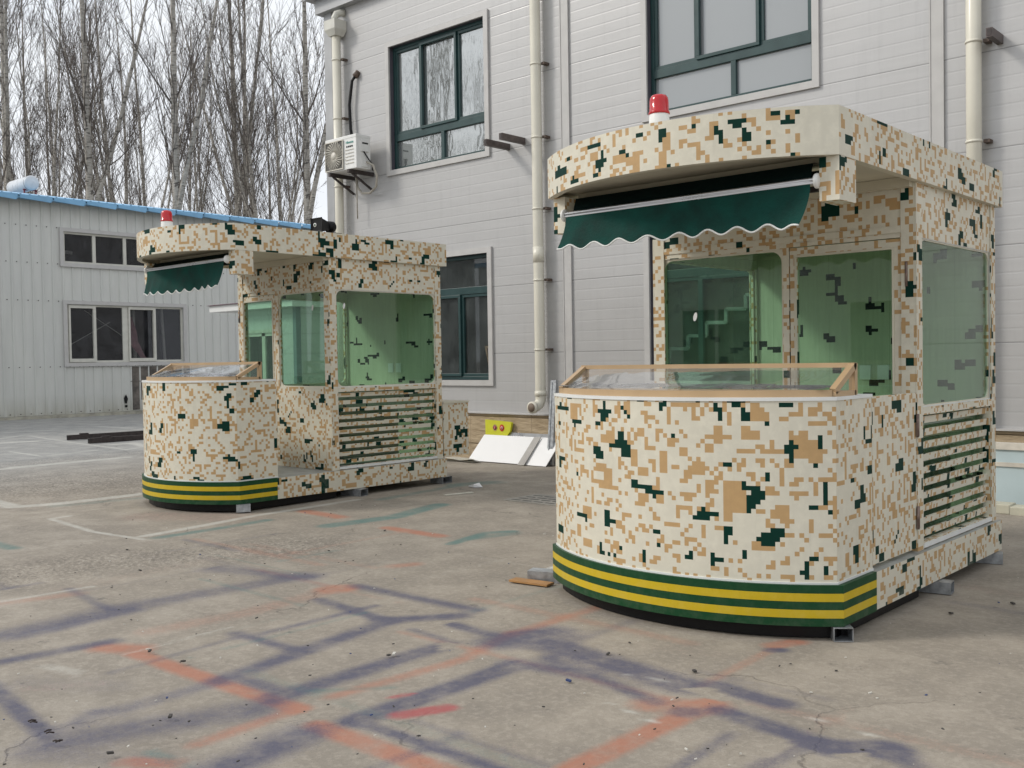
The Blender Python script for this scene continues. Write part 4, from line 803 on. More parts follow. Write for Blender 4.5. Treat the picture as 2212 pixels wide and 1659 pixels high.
for a in FRONT: tree(a[0], a[1], a[2], a[3], 'bare poplars behind the shed')
LB = 'thin bare poplar in the crowded back rows of the plantation'
for k in range(12): tree(-60+66*k+R.uniform(-9, 9), R.uniform(60, 86), k*3 % 5, LB, 'thin poplars in the back rows', sc=R.uniform(.9, 1.15))
for k, (xx, yy) in enumerate(((-41, -17), (-48, -14), (-50, -22), (-56, -12), (-43, -26), (-58, -20))):
    t = empty('poplar_tree', (xx, yy, 0), k*1.3, 1.05); tag(t, 'bare poplar across the yard, seen only reflected in the left upper window', 'tree', 'poplars mirrored in the left upper window')
    for src in protos[k % 3]: c = src.copy(); COL.objects.link(c); c.parent = t
# ---------------------------------------------------------------- the two camouflage kiosks
def arc(hw, s, y0=0, n=28):
    Rr = (hw*hw+s*s)/(2*s); return [(hw-2*hw*k/n, y0-(math.sqrt(max(0, Rr*Rr-(hw-2*hw*k/n)**2))-(Rr-s))) for k in range(n+1)]
def kiosk(P):
    hw, L, sag, yc = P['hw'], P['L'], P['sag'], 1.15
    K = empty('sentry_kiosk', P['loc'], 0, P['sc']); tag(K, P['label'], 'kiosk')
    uo = lambda: (R.randrange(10, 600)*CELL, R.randrange(130, 280)*CELL)
    # base
    A = arc(hw, sag)
    mb = MB(); pts = [(hw, L)] + A + [(-hw, L)]; pts = list(reversed(pts))
    mb.outline(pts, .08, .29, 0, mt=1); mb.build('base', [CAMO, LEDGE], K, uo())
    mb = MB(); A2 = arc(hw+.005, sag+.004); pth = [(hw+.005, .43)]+A2+[(-hw-.005, .43)]
    z0 = .078
    for i in range(5):
        h = .0432; mb.outline(list(reversed(pth)), z0+i*h, z0+(i+1)*h, i % 2, closed=False, top=False, bot=False)
    pin = [(hw-.02, .43)]+arc(hw-.02, sag-.015)+[(-hw+.02, .43)]
    for zt in (z0+5*.0432,):
        for (a, b, c, d) in zip(pth[:-1], pth[1:], pin[1:], pin[:-1]): mb.face([(*a, zt), (*b, zt), (*c, zt), (*d, zt)], 0)
    mb.face([(hw+.005, .43, z0), (hw+.005, .43, z0+.216), (hw-.0, .43, z0+.216), (hw-.0, .43, z0)], 0)
    mb.build('striped_band', [BAND_G, BAND_Y], K)
    mb = MB(); A3 = arc(hw-.05, sag-.03, .03); mb.outline(list(reversed([(hw-.05, 1.2)]+A3+[(-hw+.05, 1.2)])), .006, .079, 0, bot=False); mb.build('under_shadow_block', BLACKP, K)  # black block added under the base to stand in for its contact shadow
    # counter
    hi = hw-.03; A = arc(hi, sag-.02); pts = list(reversed([(hi, .46)]+A+[(-hi, .46)]))
    mb = MB(); mb.outline(pts, .291, 1.27, 0, mt=1); mb.build('counter', [CAMO, CREAM], K, (0, 0) if P['mirror'] == 0 else uo())
    mb = MB(); Ao = arc(hi+.006, sag-.013); po = [(hi+.006, .46)]+Ao+[(-hi-.006, .46)]
    for zz, hh in ((1.258, .018), (.293, .012)):
        mb.outline(list(reversed(po)), zz, zz+hh, 0)
    mb.build('counter_edging', WHITE_TRIM, K)
    # display case on the counter
    D = empty('display_case_pivot', (0, 0, 0)); bpy.data.objects.remove(D)
    hd = hw-.06; Ad = arc(hd, sag-.04, .03); zt, yb = 1.435, .29; z1 = 1.283
    fr = MB()
    Ai = arc(hd-.03, sag-.065, .03); nA = len(Ad)
    ro = [(a[0], a[1]-.006) for a in Ad]; VV = [(*q, z1-.010) for q in ro]+[(*q, z1+.030) for q in ro]+[(*q, z1+.030) for q in Ai]+[(*q, z1-.010) for q in Ai]
    fr.shared(VV, [(j*nA+k, j*nA+k+1, ((j+1) % 4)*nA+k+1, ((j+1) % 4)*nA+k) for j in range(4) for k in range(nA-1)])
    for sx in (-1, 1):
        fr.bar((sx*hd, .03, z1+.005), (sx*hd, yb, z1+.005), .034, .03)
        fr.bar((sx*hd, .035, z1+.02), (sx*hd, yb-.006, zt), .034, .034); fr.bar((sx*hd, yb, z1-.005), (sx*hd, yb, zt+.015), .034, .034, up=(0, 1, 0))
    fr.bar((hd+.017, yb-.01, zt+.004), (-hd-.017, yb-.01, zt+.004), .03, .026); fr.bar((hd, yb, z1+.003), (-hd, yb, z1+.003), .03, .03)
    case = fr.build('display_case', TANF, K)
    gm = MB(); n = len(Ad); top = [(hd-2*hd*k/(n-1), yb-.012, zt-.004) for k in range(n)]; bot = [(a[0], a[1]+.018, z1+.028) for a in Ad]
    gm.shared(top+bot, [(k, k+1, n+k+1, n+k) for k in range(n-1)], smooth=True); gm.build('sloped_glass', DGLASS, case)
    for sx in (-1, 1):
        gm = MB(); gm.face([(sx*hd, .05, z1+.02), (sx*hd, yb-.01, z1+.02), (sx*hd, yb-.01, zt-.01)]); gm.build('side_glass', DGLASS, case)
    gm = MB(); gm.face([(*q_, 1.274) for q_ in reversed([(hd-.02, yb-.02)]+arc(hd-.02, sag-.06, .04)+[(-hd+.02, yb-.02)])]); gm.build('case_floor', plain('dark_case_floor', (.07, .07, .075), .35, var=.4, scale=3), case)
    gm = MB(); rr_ = random.Random(P['seed'])          # crumpled protective film and papers inside
    for k in range(5):
        x_ = -hd+.2+k*(2*hd-.4)/4; V = []
        for i in range(5):
            for j in range(5): V.append((x_+(i-2)*.09, .06+(j-2)*.045, z1+.03+rr_.uniform(0, .012)+.004*j))
        gm.shared(V, [(i*5+j, i*5+j+1, i*5+j+6, i*5+j+5) for i in range(4) for j in range(4)], smooth=True)
    gm.build('crumpled_film', plain('grey_plastic_film', (.17, .175, .19), .25, var=.3, scale=5), case)
    # cabin walls
    w_ = .05; xo = hw-.04; zl, zh = .292, 2.53; yb_ = L-.03
    swin = (1.235, L-.105, 1.165, 2.205)
    lou = (1.24, L-.12, .33, 1.115)
    fwin, door = P['fwin'], P['door']
    mb = MB()
    mb.slab('x', xo, xo-w_, yc, yb_, zl, zh, [swin, lou], 0, 1, 0)
    mb.slab('x', -xo, -xo+w_, yc, yb_, zl, zh, [swin], 0, 1, 0)
    mb.slab('y', yc+.001, yc+w_, -xo+w_, xo-w_, zl, zh, [fwin, door], 0, 1, 0)
    mb.slab('y', yb_-.001, yb_-w_, -xo+w_, xo-w_, zl, zh, [], 0, 1, 0)
    mb.build('cabin_wall', [CAMO, CAMO_IN], K, uo())
    mb = MB(); mb.box(-xo+w_, xo-w_, yc+w_, yb_-w_, 2.40, 2.42); mb.build('cabin_ceiling', SOFFIT, K)
    mb = MB()            # raised corner mouldings and cover strips
    for sx in (1, -1):
        x0, x1 = sorted((sx*(xo+.001), sx*(xo+.010)))
        mb.box(x0, x1, yc-.008, yc+.085, zl, zh-.001); mb.box(x0, x1, yb_-.085, yb_+.003, zl, zh-.001); mb.box(x0, x1, yc+.086, yb_-.086, 1.118, 1.165)
        x0, x1 = sorted((sx*(xo-.0), sx*(xo-.085))); mb.box(x0, x1, yc-.008, yc-.0005, zl, zh-.001)
    mb.box(-xo+.086, xo-.086, yc-.007, yc-.0005, 2.235, 2.275)
    mb.build('corner_moulding', CAMO, K, uo())
    def window(ax, c0, c1, rc, glassname='pane'):
        u0, u1, v0, v1 = rc; m_ = MB(); m_.ring(ax, c0, c1, u0+.001, u1-.001, v0+.001, v1-.001, .012, .075, 6)
        sg = 1 if c0 > c1 else -1
        wn = m_.build('window', CAMO, K, uo()); cm = (c0+c1)/2; m_ = MB()
        if ax == 'x': m_.box(cm-.003, cm+.003, u0+.004, u1-.004, v0+.004, v1-.004)
        else: m_.box(u0+.004, u1-.004, cm-.003, cm+.003, v0+.004, v1-.004)
        m_.build('pane', KGLASS, wn)
        m_ = MB(); e = .006*sg
        a, b = sorted((c0+.001*sg, c0+e))
        for (p0, p1, q0, q1) in ((u0-.008, u1+.008, v0-.012, v0+.006), (u0-.008, u1+.008, v1-.004, v1+.008), (u0-.008, u0+.004, v0+.006, v1-.004), (u1-.004, u1+.008, v0+.006, v1-.004)):
            if ax == 'x': m_.box(a, b, p0, p1, q0, q1)
            else: m_.box(p0, p1, a, b, q0, q1)
        m_.build('window_seal', WHITE_TRIM if ax == 'x' else CREAM, wn)
    window('x', xo-.008, xo-.03, swin); window('x', -xo+.008, -xo+.03, swin); window('y', yc+.012, yc+.034, fwin)
    for wn_o, (ax_, c_s, u_s, v_s) in (((None), ('y', yc+.019, fwin[0]+.27 if P['mirror'] == 0 else fwin[0]+.60, 1.78 if P['mirror'] == 0 else 2.02)), ((None), ('x', xo-.0145, swin[0]+.12, 2.03)), ):
        if ax_ == 'x' and P['mirror'] == 0: continue
        m_ = MB(); n_ = 10; pp = [(u_s+.016*math.cos(a_)+.006*math.sin(a_), v_s+.032*math.sin(a_)) for a_ in [2*math.pi*i/n_ for i in range(n_)]]
        m_.face([((c_s, a_, b_) if ax_ == 'x' else (a_, c_s, b_)) for a_, b_ in pp]); m_.build('glass_sticker', WHITE_TRIM, K)
    # louvre grille
    m_ = MB(); n = 10; ph = (lou[3]-lou[2])/n
    for k in range(n):
        zc_ = lou[2]+ph*(k+.5)+.008; m_.obox((xo-.028, (lou[0]+lou[1])/2, zc_), (.0025, 0, .0215), (0, (lou[1]-lou[0])/2-.004, 0), (.0055, 0, -.0005))
    m_.build('louvre_grille', CAMO, K, uo())
    m_ = MB(); m_.box(xo-.085, xo-.08, lou[0]-.03, lou[1]+.03, lou[2]-.02, lou[3]+.02); m_.build('louvre_backing_pane', KGLASS, K)
    m_ = MB(); m_.box(xo+.002, xo+.012, lou[0], lou[1], lou[2]-.03, lou[2]-.004); m_.build('louvre_sill', WHITE_TRIM, K)
    # machine behind the louvres
    m_ = MB(); m_.box(xo-.5, xo-.16, lou[0]+.18, lou[0]+.98, .36, .92); m_.build('cooling_unit', plain('dusty_grey_casing', (.20, .20, .17), .5), K, bevel=.006)
    # door with its glass, frame gap, hinges and handle
    d0, d1, dz0, dz1 = door; G_ = .006
    m_ = MB(); gl = (d0+(.05 if P['mirror'] == 0 else .075), d1-(.085 if P['mirror'] == 0 else .055), .95, dz1-.065); m_.slab('y', yc+.004, yc+.04, d0+G_, d1-G_, dz0+G_, dz1-G_, [gl]); dr = m_.build('door', CAMO, K, uo())
    m_ = MB(); m_.box(gl[0]+.004, gl[1]-.004, yc+.018, yc+.024, gl[2]+.004, gl[3]-.004); m_.build('pane', KGLASS, dr)
    m_ = MB()
    for (p0, p1, q0, q1) in ((gl[0]-.01, gl[1]+.01, gl[3]-.003, gl[3]+.01), (gl[0]-.01, gl[0]+.003, gl[2], gl[3]-.003), (gl[1]-.003, gl[1]+.01, gl[2], gl[3]-.003)): m_.box(p0, p1, yc-.002, yc+.0035, q0, q1)
    m_.build('pane_seal', CREAM, dr)
    hx = d1+.003 if P['mirror'] == 0 else d0-.003
    for zz in (1.98, 1.0, .45):
        m_ = MB(); m_.lathe([(.009, -.075), (.009, .075)], (hx, yc-.008, zz), 8); m_.box(hx-.012, hx+.012, yc-.006, yc+.0005, zz-.06, zz+.06); m_.build('hinge', HINGE, dr)
    kx = d0+.035 if P['mirror'] == 0 else d1-.035
    m_ = MB(); m_.lathe([(.012, -.04), (.012, 0)], (kx, yc, 1.15), 10, axis='y'); m_.bar((kx, yc-.04, 1.15), (kx+(.1 if P['mirror'] == 0 else -.1), yc-.04, 1.15), .014, .014); m_.build('handle', ALU, dr)
    # small fittings inside: sockets, lamp, corner lamp
    m_ = MB(); zs = 1.30
    for xx in (-.02, .12): m_.box(xx, xx+.085, yb_-w_-.014, yb_-w_-.002, zs, zs+.11)
    m_.build('socket', PLAST_W, K)
    m_ = MB(); m_.box(-xo+.1, xo-.1, yb_-.42, yb_-w_-.002, 1.10, 1.13); m_.build('desk_board', CREAM, K)
    m_ = MB(); m_.box(-xo+w_+.002, -xo+w_+.02, yc+.1, yb_-.1, 2.28, 2.31); m_.box(-xo+.1, xo-.1, yb_-w_-.016, yb_-w_-.002, 2.28, 2.31); m_.build('picture_rail', SOFFIT, K)
    # roof
    A = arc(hw, sag); pts = list(reversed([(hw, L+.05)]+A+[(-hw, L+.05)]))
    mb = MB(); mb.outline(pts, 2.53, 2.785, 0, bot=False, mt=1)
    pin = list(reversed([(hw-.045, L+.01)]+arc(hw-.045, sag-.03, .02)+[(-hw+.045, L+.01)]))
    for i in range(len(pts)): mb.face([(*pts[i], 2.53), (*pts[(i+1) % len(pts)], 2.53), (*pin[(i+1) % len(pts)], 2.53), (*pin[i], 2.53)], 1)
    for i in range(len(pts)): mb.face([(*pin[i], 2.53), (*pin[(i+1) % len(pts)], 2.53), (*pin[(i+1) % len(pts)], 2.565), (*pin[i], 2.565)], 1)
    rf = mb.build('roof', [CAMO, CREAM], K, P['roofuv'])
    mb = MB(); mb.face([(*q, 2.562) for q in pin]); mb.box(-hw+.05, hw-.05, yc-.06, yc-.009, 2.50, 2.56); mb.build('soffit', SOFFIT, rf)
    # awning end boxes
    bx = P['boxes']
    for (a, b) in bx:
        mb = MB(); mb.box(a, b, .005, .21, 2.30, 2.529); mb.build('awning_bracket', CAMO, K, uo(), bevel=.003)
    xa, xb = bx[1][1]+.004, bx[0][0]-.004
    mb = MB(); mb.box(xa, xb, .14, .20, 2.51, 2.56); mb.build('awning_headrail', SOFFIT, K)
    AW = MB(); bz = P['barz']; yb2 = -.005
    AW.tube([(xa+.0, yb2, bz), (xb-.0, yb2, bz)], .021, 14); AW.box(xa+.002, xb-.002, yb2-.024, yb2-.016, bz-.014, bz-.006); AW.box(xa+.002, xb-.002, yb2-.025, yb2-.016, bz+.004, bz+.011)
    aw = AW.build('awning', ALU, K)
    for xx in (xa-.004, xb-.010):
        m_ = MB(); m_.lathe([(.018, -.004), (.040, 0), (.040, .014), (.018, .018)], (xx, yb2, bz), 20, axis='x'); m_.build('bar_end_cap', PLAST_W, aw)
    m_ = MB(); m_.tube([(xa+.03, .14, 2.455), (xb-.03, .14, 2.455)], .034, 12); m_.build('roller', BLACKP, aw)
    m_ = MB(); nx = 24
    V = [(xa+.05+(xb-xa-.10)*i/nx, y_, z_) for (y_, z_) in ((.135, 2.528), (.05, 2.515), (yb2+.022, bz+.018)) for i in range(nx+1)]
    m_.shared(V, [(j*(nx+1)+i, j*(nx+1)+i+1, (j+1)*(nx+1)+i+1, (j+1)*(nx+1)+i) for j in range(2) for i in range(nx)], smooth=True); m_.build('canopy', AWN_SHADED, aw)
    for sx, xx in ((1, xa+.06), (-1, xb-.06)):
        m_ = MB(); m_.bar((xx, .13, bz-.02), (xx+sx*.35, .03, bz-.03), .03, .03); m_.bar((xx+sx*.35, .03, bz-.035), (xx+sx*.08, yb2+.02, bz-.02), .022, .03); m_.build('folding_arm', STEELD, aw)
    m_ = MB(); nx, nz = 110, 7; V = []; bt = []; drop = P['drop']; nw = P['waves']; q_ = random.Random(P['seed']+3); ph_ = [q_.uniform(-.3, .3) for _ in range(20)]
    for j in range(nz+1):
        for i in range(nx+1):
            t_ = i/nx; x_ = xa+.03+(xb-xa-.06)*t_; f_ = j/nz
            wv_ = abs(math.sin(math.pi*(t_*nw+.5*0)+.25*math.sin(t_*9+P['seed']))) if P['scal'] else .5+.5*math.sin(2*math.pi*t_*nw+1.6+.5*math.sin(t_*7))
            edge = min(1, min(t_, 1-t_)/.06)
            z_ = bz-.016-(drop+(.036*(wv_-.55))*edge+.012*math.cos(t_*3.1+P['seed']))*f_
            y_ = yb2-.024-.010*math.sin(t_*17+P['seed'])*f_-.030*f_*f_*(1+.6*math.cos(t_*5))+.02*f_**3
            xs_ = x_-.045*f_*f_-P['flare']*t_*f_*f_
            V.append((xs_, y_, z_))
            if j == nz: bt.append((xs_, y_-.001, z_))
    m_.shared(V, [(j*(nx+1)+i, j*(nx+1)+i+1, (j+1)*(nx+1)+i+1, (j+1)*(nx+1)+i) for j in range(nz) for i in range(nx)], smooth=True); va = m_.build('valance', AWN, aw)
    m_ = MB(); m_.tube(bt, .0058, 5); m_.build('white_piping', WHITE_TRIM, va)
    # beacon
    bxx, byy = P['beacon']; bc = empty('tmp', (0, 0, 0)); bpy.data.objects.remove(bc)
    m_ = MB(); c_ = (bxx, byy, 2.785); m_.lathe([(.060, .028), (.062, .05), (.058, .125), (.057, .13)], c_, 28); b_ = m_.build('beacon_base', PLAST_W, K)
    m_ = MB(); m_.box(bxx-.07, bxx+.05, byy-.05, byy+.05, 2.786, 2.796); m_.box(bxx-.02, bxx+.02, byy-.02, byy+.02, 2.797, 2.815); m_.build('beacon_mount', BLACKP, b_)
    m_ = MB(); m_.lathe([(.062, .131), (.062, .142), (.057, .147), (.056, .205), (.052, .225), (.044, .238), (.025, .245), (.001, .246)], c_, 28)
    for k in range(14):
        a = k*2*math.pi/14; m_.bar((c_[0]+.0535*math.cos(a), c_[1]+.0535*math.sin(a), c_[2]+.145), (c_[0]+.0520*math.cos(a), c_[1]+.0520*math.sin(a), c_[2]+.21), .006, .006, up=(math.cos(a), math.sin(a), 0))
    m_.build('beacon_lens', REDL, b_)
    # side gate
    if P['gate']:
        m_ = MB(); m_.box(xo-.03, xo+.004, .478, 1.138, .315, 1.258); gt = m_.build('gate', CAMO, K, uo(), bevel=.008)
        for zz in (.50, 1.06):
            m_ = MB(); m_.lathe([(.009, -.07), (.009, .07)], (xo+.012, 1.14, zz), 8); m_.box(xo+.0105, xo+.014, 1.12, 1.165, zz-.065, zz+.065); m_.build('hinge', HINGE, gt)
    else:
        m_ = MB(); m_.box(-.1, hw-.05, L-.01+.012, L+.42, .31, .925); rb = m_.build('rear_box', CAMO, K, uo()); m_ = MB(); m_.box(-.11, hw-.04, L+.002, L+.43, .926, .95); m_.build('lid', CREAM, rb)
    if P['frontpanel']:
        a, b = fwin[0]-.01, fwin[1]+.03
        m_ = MB(); m_.box(a, b, yc-.006, yc-.0005, .36, 1.10); m_.build('front_panel', CAMO, K, uo())
    if P['wallplate']:
        m_ = MB(); m_.box(xo-.6, xo-.57, yc+.06, yc+.1, 1.5, 1.55); m_.build('keypad', PLAST_W, K)
    return K
kiosk(dict(loc=(-3.225, 5.03, 0), sc=1, hw=.98, L=2.67, sag=.36, mirror=0, fwin=(-.885, .07, 1.17, 2.20), door=(.115, .885, .30, 2.205), gate=True, frontpanel=False, wallplate=False,
    boxes=((.868, .978), (-.938, -.845)), barz=2.408, drop=.205, waves=8.5, scal=False, flare=.015, beacon=(-.10, -.03), seed=2, roofuv=(0, 0),
    label='near camouflage kiosk on the right with gate and window door facing the yard'))
kiosk(dict(loc=(-9.77, 5.68, 0), sc=1.045, hw=.88, L=2.78, sag=.37, mirror=1, fwin=(-.075, .83, 1.17, 2.195), door=(-.82, -.135, .30, 2.20), gate=False, frontpanel=True, wallplate=False,
    boxes=((.772, .878), (-.862, -.78)), barz=2.445, drop=.235, waves=9, scal=True, flare=.055, beacon=(-.31, -.03), seed=5, roofuv=(120*CELL, 170*CELL),
    label='far camouflage kiosk on the left with an open side between counter and cabin'))
# horn speaker on the far roof
hs = empty('horn_speaker', (-9.10, 6.98, 2.9105), math.radians(8)); tag(hs, 'black rectangular horn loudspeaker on the roof of the far kiosk', 'loudspeaker')
m_ = MB(); a, b = .085, .04
m_.shared([(-a, -.10, .03), (a*.9, -.10, .03), (a*.9, -.10, .18), (-a, -.10, .18), (-b, .06, .06), (b, .06, .06), (b, .06, .15), (-b, .06, .15), (-a*.8, -.09, .045), (a*.75, -.09, .045), (a*.75, -.09, .165), (-a*.8, -.09, .165)],
  [(0, 1, 5, 4), (1, 2, 6, 5), (2, 3, 7, 6), (3, 0, 4, 7), (4, 5, 6, 7), (0, 1, 9, 8), (1, 2, 10, 9), (2, 3, 11, 10), (3, 0, 8, 11), (8, 9, 10, 11)]); m_.build('horn', BLACKP, hs, bevel=.008)
m_ = MB(); m_.lathe([(.03, .06), (.062, .075), (.065, .14), (.05, .16), (.01, .165)], (0, 0, .105), 20, axis='y'); m_.build('driver', BLACKP, hs)
m_ = MB(); m_.lathe([(.022, -.094), (.022, -.0905)], (-.035, 0, .11), 16, axis='y', mi=0); m_.lathe([(.012, -.096), (.012, -.0945)], (-.035, 0, .11), 12, axis='y', mi=1); m_.build('badge', [PLAST_W, GREENP], hs)
m_ = MB(); m_.box(-.03, .16, .02, .13, 0, .022); m_.bar((0, .07, .022), (0, .07, .06), .03, .03, up=(0, 1, 0)); m_.build('base_plate', BLACKP, hs)

# building across the yard, behind the camera: it is what the panes mirror
ob_ = empty('opposite_building', (-12, -15, 0)); tag(ob_, 'grey workshop across the yard, seen only as a reflection in the kiosk panes', 'building')
OW = [(-22+5.5*k, -19.4+5.5*k, 1.1, 3.0) for k in range(7)]
m_ = MB(); m_.slab('y', 0, -.2, -24, 18, 0, 6.2, OW); m_.build('wall', SHED, ob_)
m_ = MB(); m_.box(-24.2, 18.2, -8, .3, 6.2, 6.4); m_.build('roof', BLUE, ob_)
for (a, b, c, d) in OW:
    m_ = MB(); m_.box(a, b, .0, .05, d-.07, d+.05); m_.box(a, b, .0, .05, c-.05, c+.07); m_.box(a, a+.08, .0, .05, c+.07, d-.07); m_.box(b-.08, b, .0, .05, c+.07, d-.07); m_.box((a+b)/2-.05, (a+b)/2+.05, .0, .05, c+.07, d-.07); wn_ = m_.build('window', PVCW, ob_)
    m_ = MB(); m_.box(a, b, -.1, -.09, c, d); m_.build('pane', ROOMD, wn_)

# ---------------------------------------------------------------- steel tubes under the kiosks
def tube_off(x, y, rz, L, w, h, label):
    b = MB(); t = .004
    b.box(0, L, 0, w, 0, t); b.box(0, L, 0, w, h-t, h); b.box(0, L, 0, t, t, h-t); b.box(0, L, w-t, w, t, h-t); b.box(.12, .122, t, w-t, t, h-t, 1)
    o = b.build('steel_tube', [GALV, BLACKP]); o.location = (x, y, .002); o.rotation_euler = (0, 0, math.radians(rz)); tag(o, label, 'steel tube', 'steel tube offcuts propping up the kiosks'); return o
tube_off(-2.195, 5.045, 127, .26, .10, .073, 'open ended square steel tube under the near right corner of the near kiosk')
tube_off(-4.27, 5.27, 200, .26, .11, .073, 'square steel tube under the left corner of the near kiosk')
tube_off(-2.175, 6.50, 188, .3, .10, .073, 'square steel tube under the middle of the near kiosk right side')
tube_off(-2.22, 7.64, 195, .3, .10, .073, 'dark square steel tube under the rear right corner of the near kiosk')
tube_off(-8.86, 5.64, 60, .14, .26, .078, 'bright square steel tube under the front right corner of the far kiosk')
tube_off(-8.78, 7.28, 190, .3, .12, .078, 'dark blue-grey steel tube under the middle of the far kiosk')
tube_off(-8.86, 8.68, 188, .2, .18, .078, 'bright steel tube under the rear corner of the far kiosk')
# beams on the ground
def beam(x, y, L, label):
    b = MB(); b.box(0, .07, 0, L, 0, .10); b.box(.008, .062, -.004, .02, .01, .09, 1); b.box(.0, .06, .25, .42, .101, .125); o = b.build('steel_beam', [STEELD, BLACKP]); o.location = (x, y, .006); o.rotation_euler = (0, 0, math.radians(-4)); tag(o, label, 'steel beam', 'dark steel beams lying on the yard')
beam(-20.4, 9.1, 5.2, 'dark steel beam lying left of the far kiosk, the one farther back'); beam(-19.15, 8.95, 4.6, 'dark steel beam lying left of the far kiosk, the nearer one')

# ---------------------------------------------------------------- things leaning on the grey wall
WHITEB = plain('white_coated_sheet', (.72, .72, .72), .4, var=.02)
def board(name, x0, x1, yb_, yt, zt, thk, m_, label, skew=0, cat='board', group=None):
    b = MB(); V = []
    for dy in (0, thk):
        V += [(x0, yb_+dy, .006), (x1, yb_+dy, .006), (x1+skew, yt+dy, zt), (x0+skew, yt+dy, zt)]
    b.shared(V, [(0, 1, 2, 3), (7, 6, 5, 4), (0, 4, 5, 1), (1, 5, 6, 2), (2, 6, 7, 3), (3, 7, 4, 0)]); o = b.build(name, m_); tag(o, label, cat, group); return o
board('white_board', -10.58, -9.30, 10.70, 10.96, .375, .02, WHITEB, 'long white board leaning against the stone plinth', .10, group='boards leaning at the plinth')
board('white_board', -9.40, -9.03, 10.66, 10.90, .37, .015, WHITEB, 'short white board leaning at the right end of the long one', .10, group='boards leaning at the plinth')
board('aluminium_channel', -10.45, -9.05, 10.975, 11.02, .42, .02, ALU, 'aluminium edged sheet behind the long white board', .05)
board('narrow_strip', -9.52, -9.40, 10.62, 10.88, .385, .018, plain('grey_dirty_strip', (.42, .40, .37), .6, var=.2), 'narrow grey strip leaning on the right part of the long white board', .10, 'strip')
b = MB(); b.bar((-9.06, 10.80, .01), (-9.13, 11.0, 1.19), .10, .05, up=(0, 1, 0)); b.bar((-9.08, 10.77, .01), (-9.15, 10.97, 1.17), .02, .012, up=(0, 1, 0)); o = b.build('metal_profile', GALV); tag(o, 'tall grey metal profile leaning on the wall beside the near kiosk', 'metal profile')
YELS = plain('yellow_green_panel', (.62, .62, .03), .5, var=.05)
ys = empty('yellow_sign', (-10.22, 10.985, -.05)); tag(ys, 'yellow sign panel with two round emblems behind the white boards', 'sign')
b = MB(); b.shared([(-.26, 0, .40), (.16, 0, .40), (.24, 0, .49), (.27, 0, .61), (.25, 0, .625), (-.26, 0, .65), (-.26, .04, .40), (.16, .04, .40), (.24, .04, .49), (.27, .04, .61), (.25, .04, .625), (-.26, .04, .65)],
    [(0, 1, 2, 3, 4, 5), (11, 10, 9, 8, 7, 6), (0, 6, 7, 1), (1, 7, 8, 2), (2, 8, 9, 3), (3, 9, 10, 4), (4, 10, 11, 5), (5, 11, 6, 0)]); b.build('panel', YELS, ys)
E1 = plain('emblem_gold', (.50, .36, .10), .5); E2 = plain('emblem_purple', (.12, .02, .10), .5); E3 = plain('emblem_red', (.55, .05, .02), .5)
for k, (cx_, out_, in_) in enumerate(((-.06, E1, E2), (.08, E3, E3))):
    b = MB(); n = 16
    pr = [((.050 if (i % 2 and k) else .045)*(1.12 if (not k and i % 8 in (0,)) else 1)*math.cos(i*math.pi/n*1), .052*math.sin(i*math.pi/n)) for i in range(2*n)]
    b.face([(cx_+q[0], -.003, .535+q[1]) for q in pr]); em = b.build('emblem', out_, ys)
    b = MB(); b.lathe([(.034, -.0055), (.034, -.0045)], (cx_, 0, .535), 20, axis='y'); b.build('emblem_disc', in_, em)
    b = MB(); b.lathe([(.021, -.0075), (.021, -.0065)], (cx_, 0, .535), 20, axis='y'); b.build('emblem_core', E3 if not k else WHITEB, em)
    if k == 0: text_part('L', .035, (cx_, -.009, .535), (math.pi/2, 0, 0), WHITEB, em, 'emblem_letter')
    else:
        b = MB()
        for i in range(8): a = i*math.pi/4; b.bar((cx_+.004*math.cos(a), -.009, .535+.004*math.sin(a)), (cx_+.018*math.cos(a), -.009, .535+.018*math.sin(a)), .002, .004); 
        b.build('emblem_spokes', E3, em)
b = MB(); V = [(-11.1, 10.55, .01), (-10.9, 10.5, .05), (-10.6, 10.55, .015), (-10.3, 10.5, .05), (-10.2, 10.6, .01), (-10.5, 10.72, .03), (-10.9, 10.75, .04)]
b.shared(V+[(v[0], v[1], .007) for v in V], [(0, 1, 6), (1, 5, 6), (1, 2, 5), (2, 3, 5), (3, 4, 5)]+[(7, 13, 8), (8, 13, 12), (8, 12, 9), (9, 12, 10), (10, 12, 11)]); o = b.build('plastic_sheet', plain('dirty_white_plastic', (.6, .58, .5), .4, var=.2)); tag(o, 'crumpled dirty white plastic sheet at the foot of the white boards', 'plastic sheet')
# insulated board and blocks by the wall at the right
BLUEW = plain('bluish_white_panel', (.50, .60, .62), .35, var=.06, scale=3)
b = MB(); b.box(-3.6, -.6, 10.30, 10.36, .04, .56); b.box(-3.62, -.6, 10.28, 10.38, .562, .625, 1); b.box(-3.6, -.6, 10.285, 10.299, .40, .44, 1); o = b.build('insulated_panel', [BLUEW, plain('pale_edge_strip', (.62, .58, .50), .5, var=.15)]); tag(o, 'pale bluish insulated panel standing along the wall behind the near kiosk', 'panel')
b = MB(); b.box(-.12, .12, -.10, .10, 0, .09); b.shared([(.12, -.1, 0), (.95, -.1, 0), (.95, .1, 0), (.12, .1, 0), (.12, -.1, .075), (.95, -.1, .08), (.95, .1, .08), (.12, .1, .075)], [(0, 1, 5, 4), (1, 2, 6, 5), (2, 3, 7, 6), (4, 5, 6, 7)]); o = b.build('kerb_block', plain('pale_cement_block', (.50, .48, .38), .8, var=.15), bevel=.01); o.location = (-2.93, 9.98, .003); tag(o, 'pale cement block at the foot of the bluish panel', 'block')
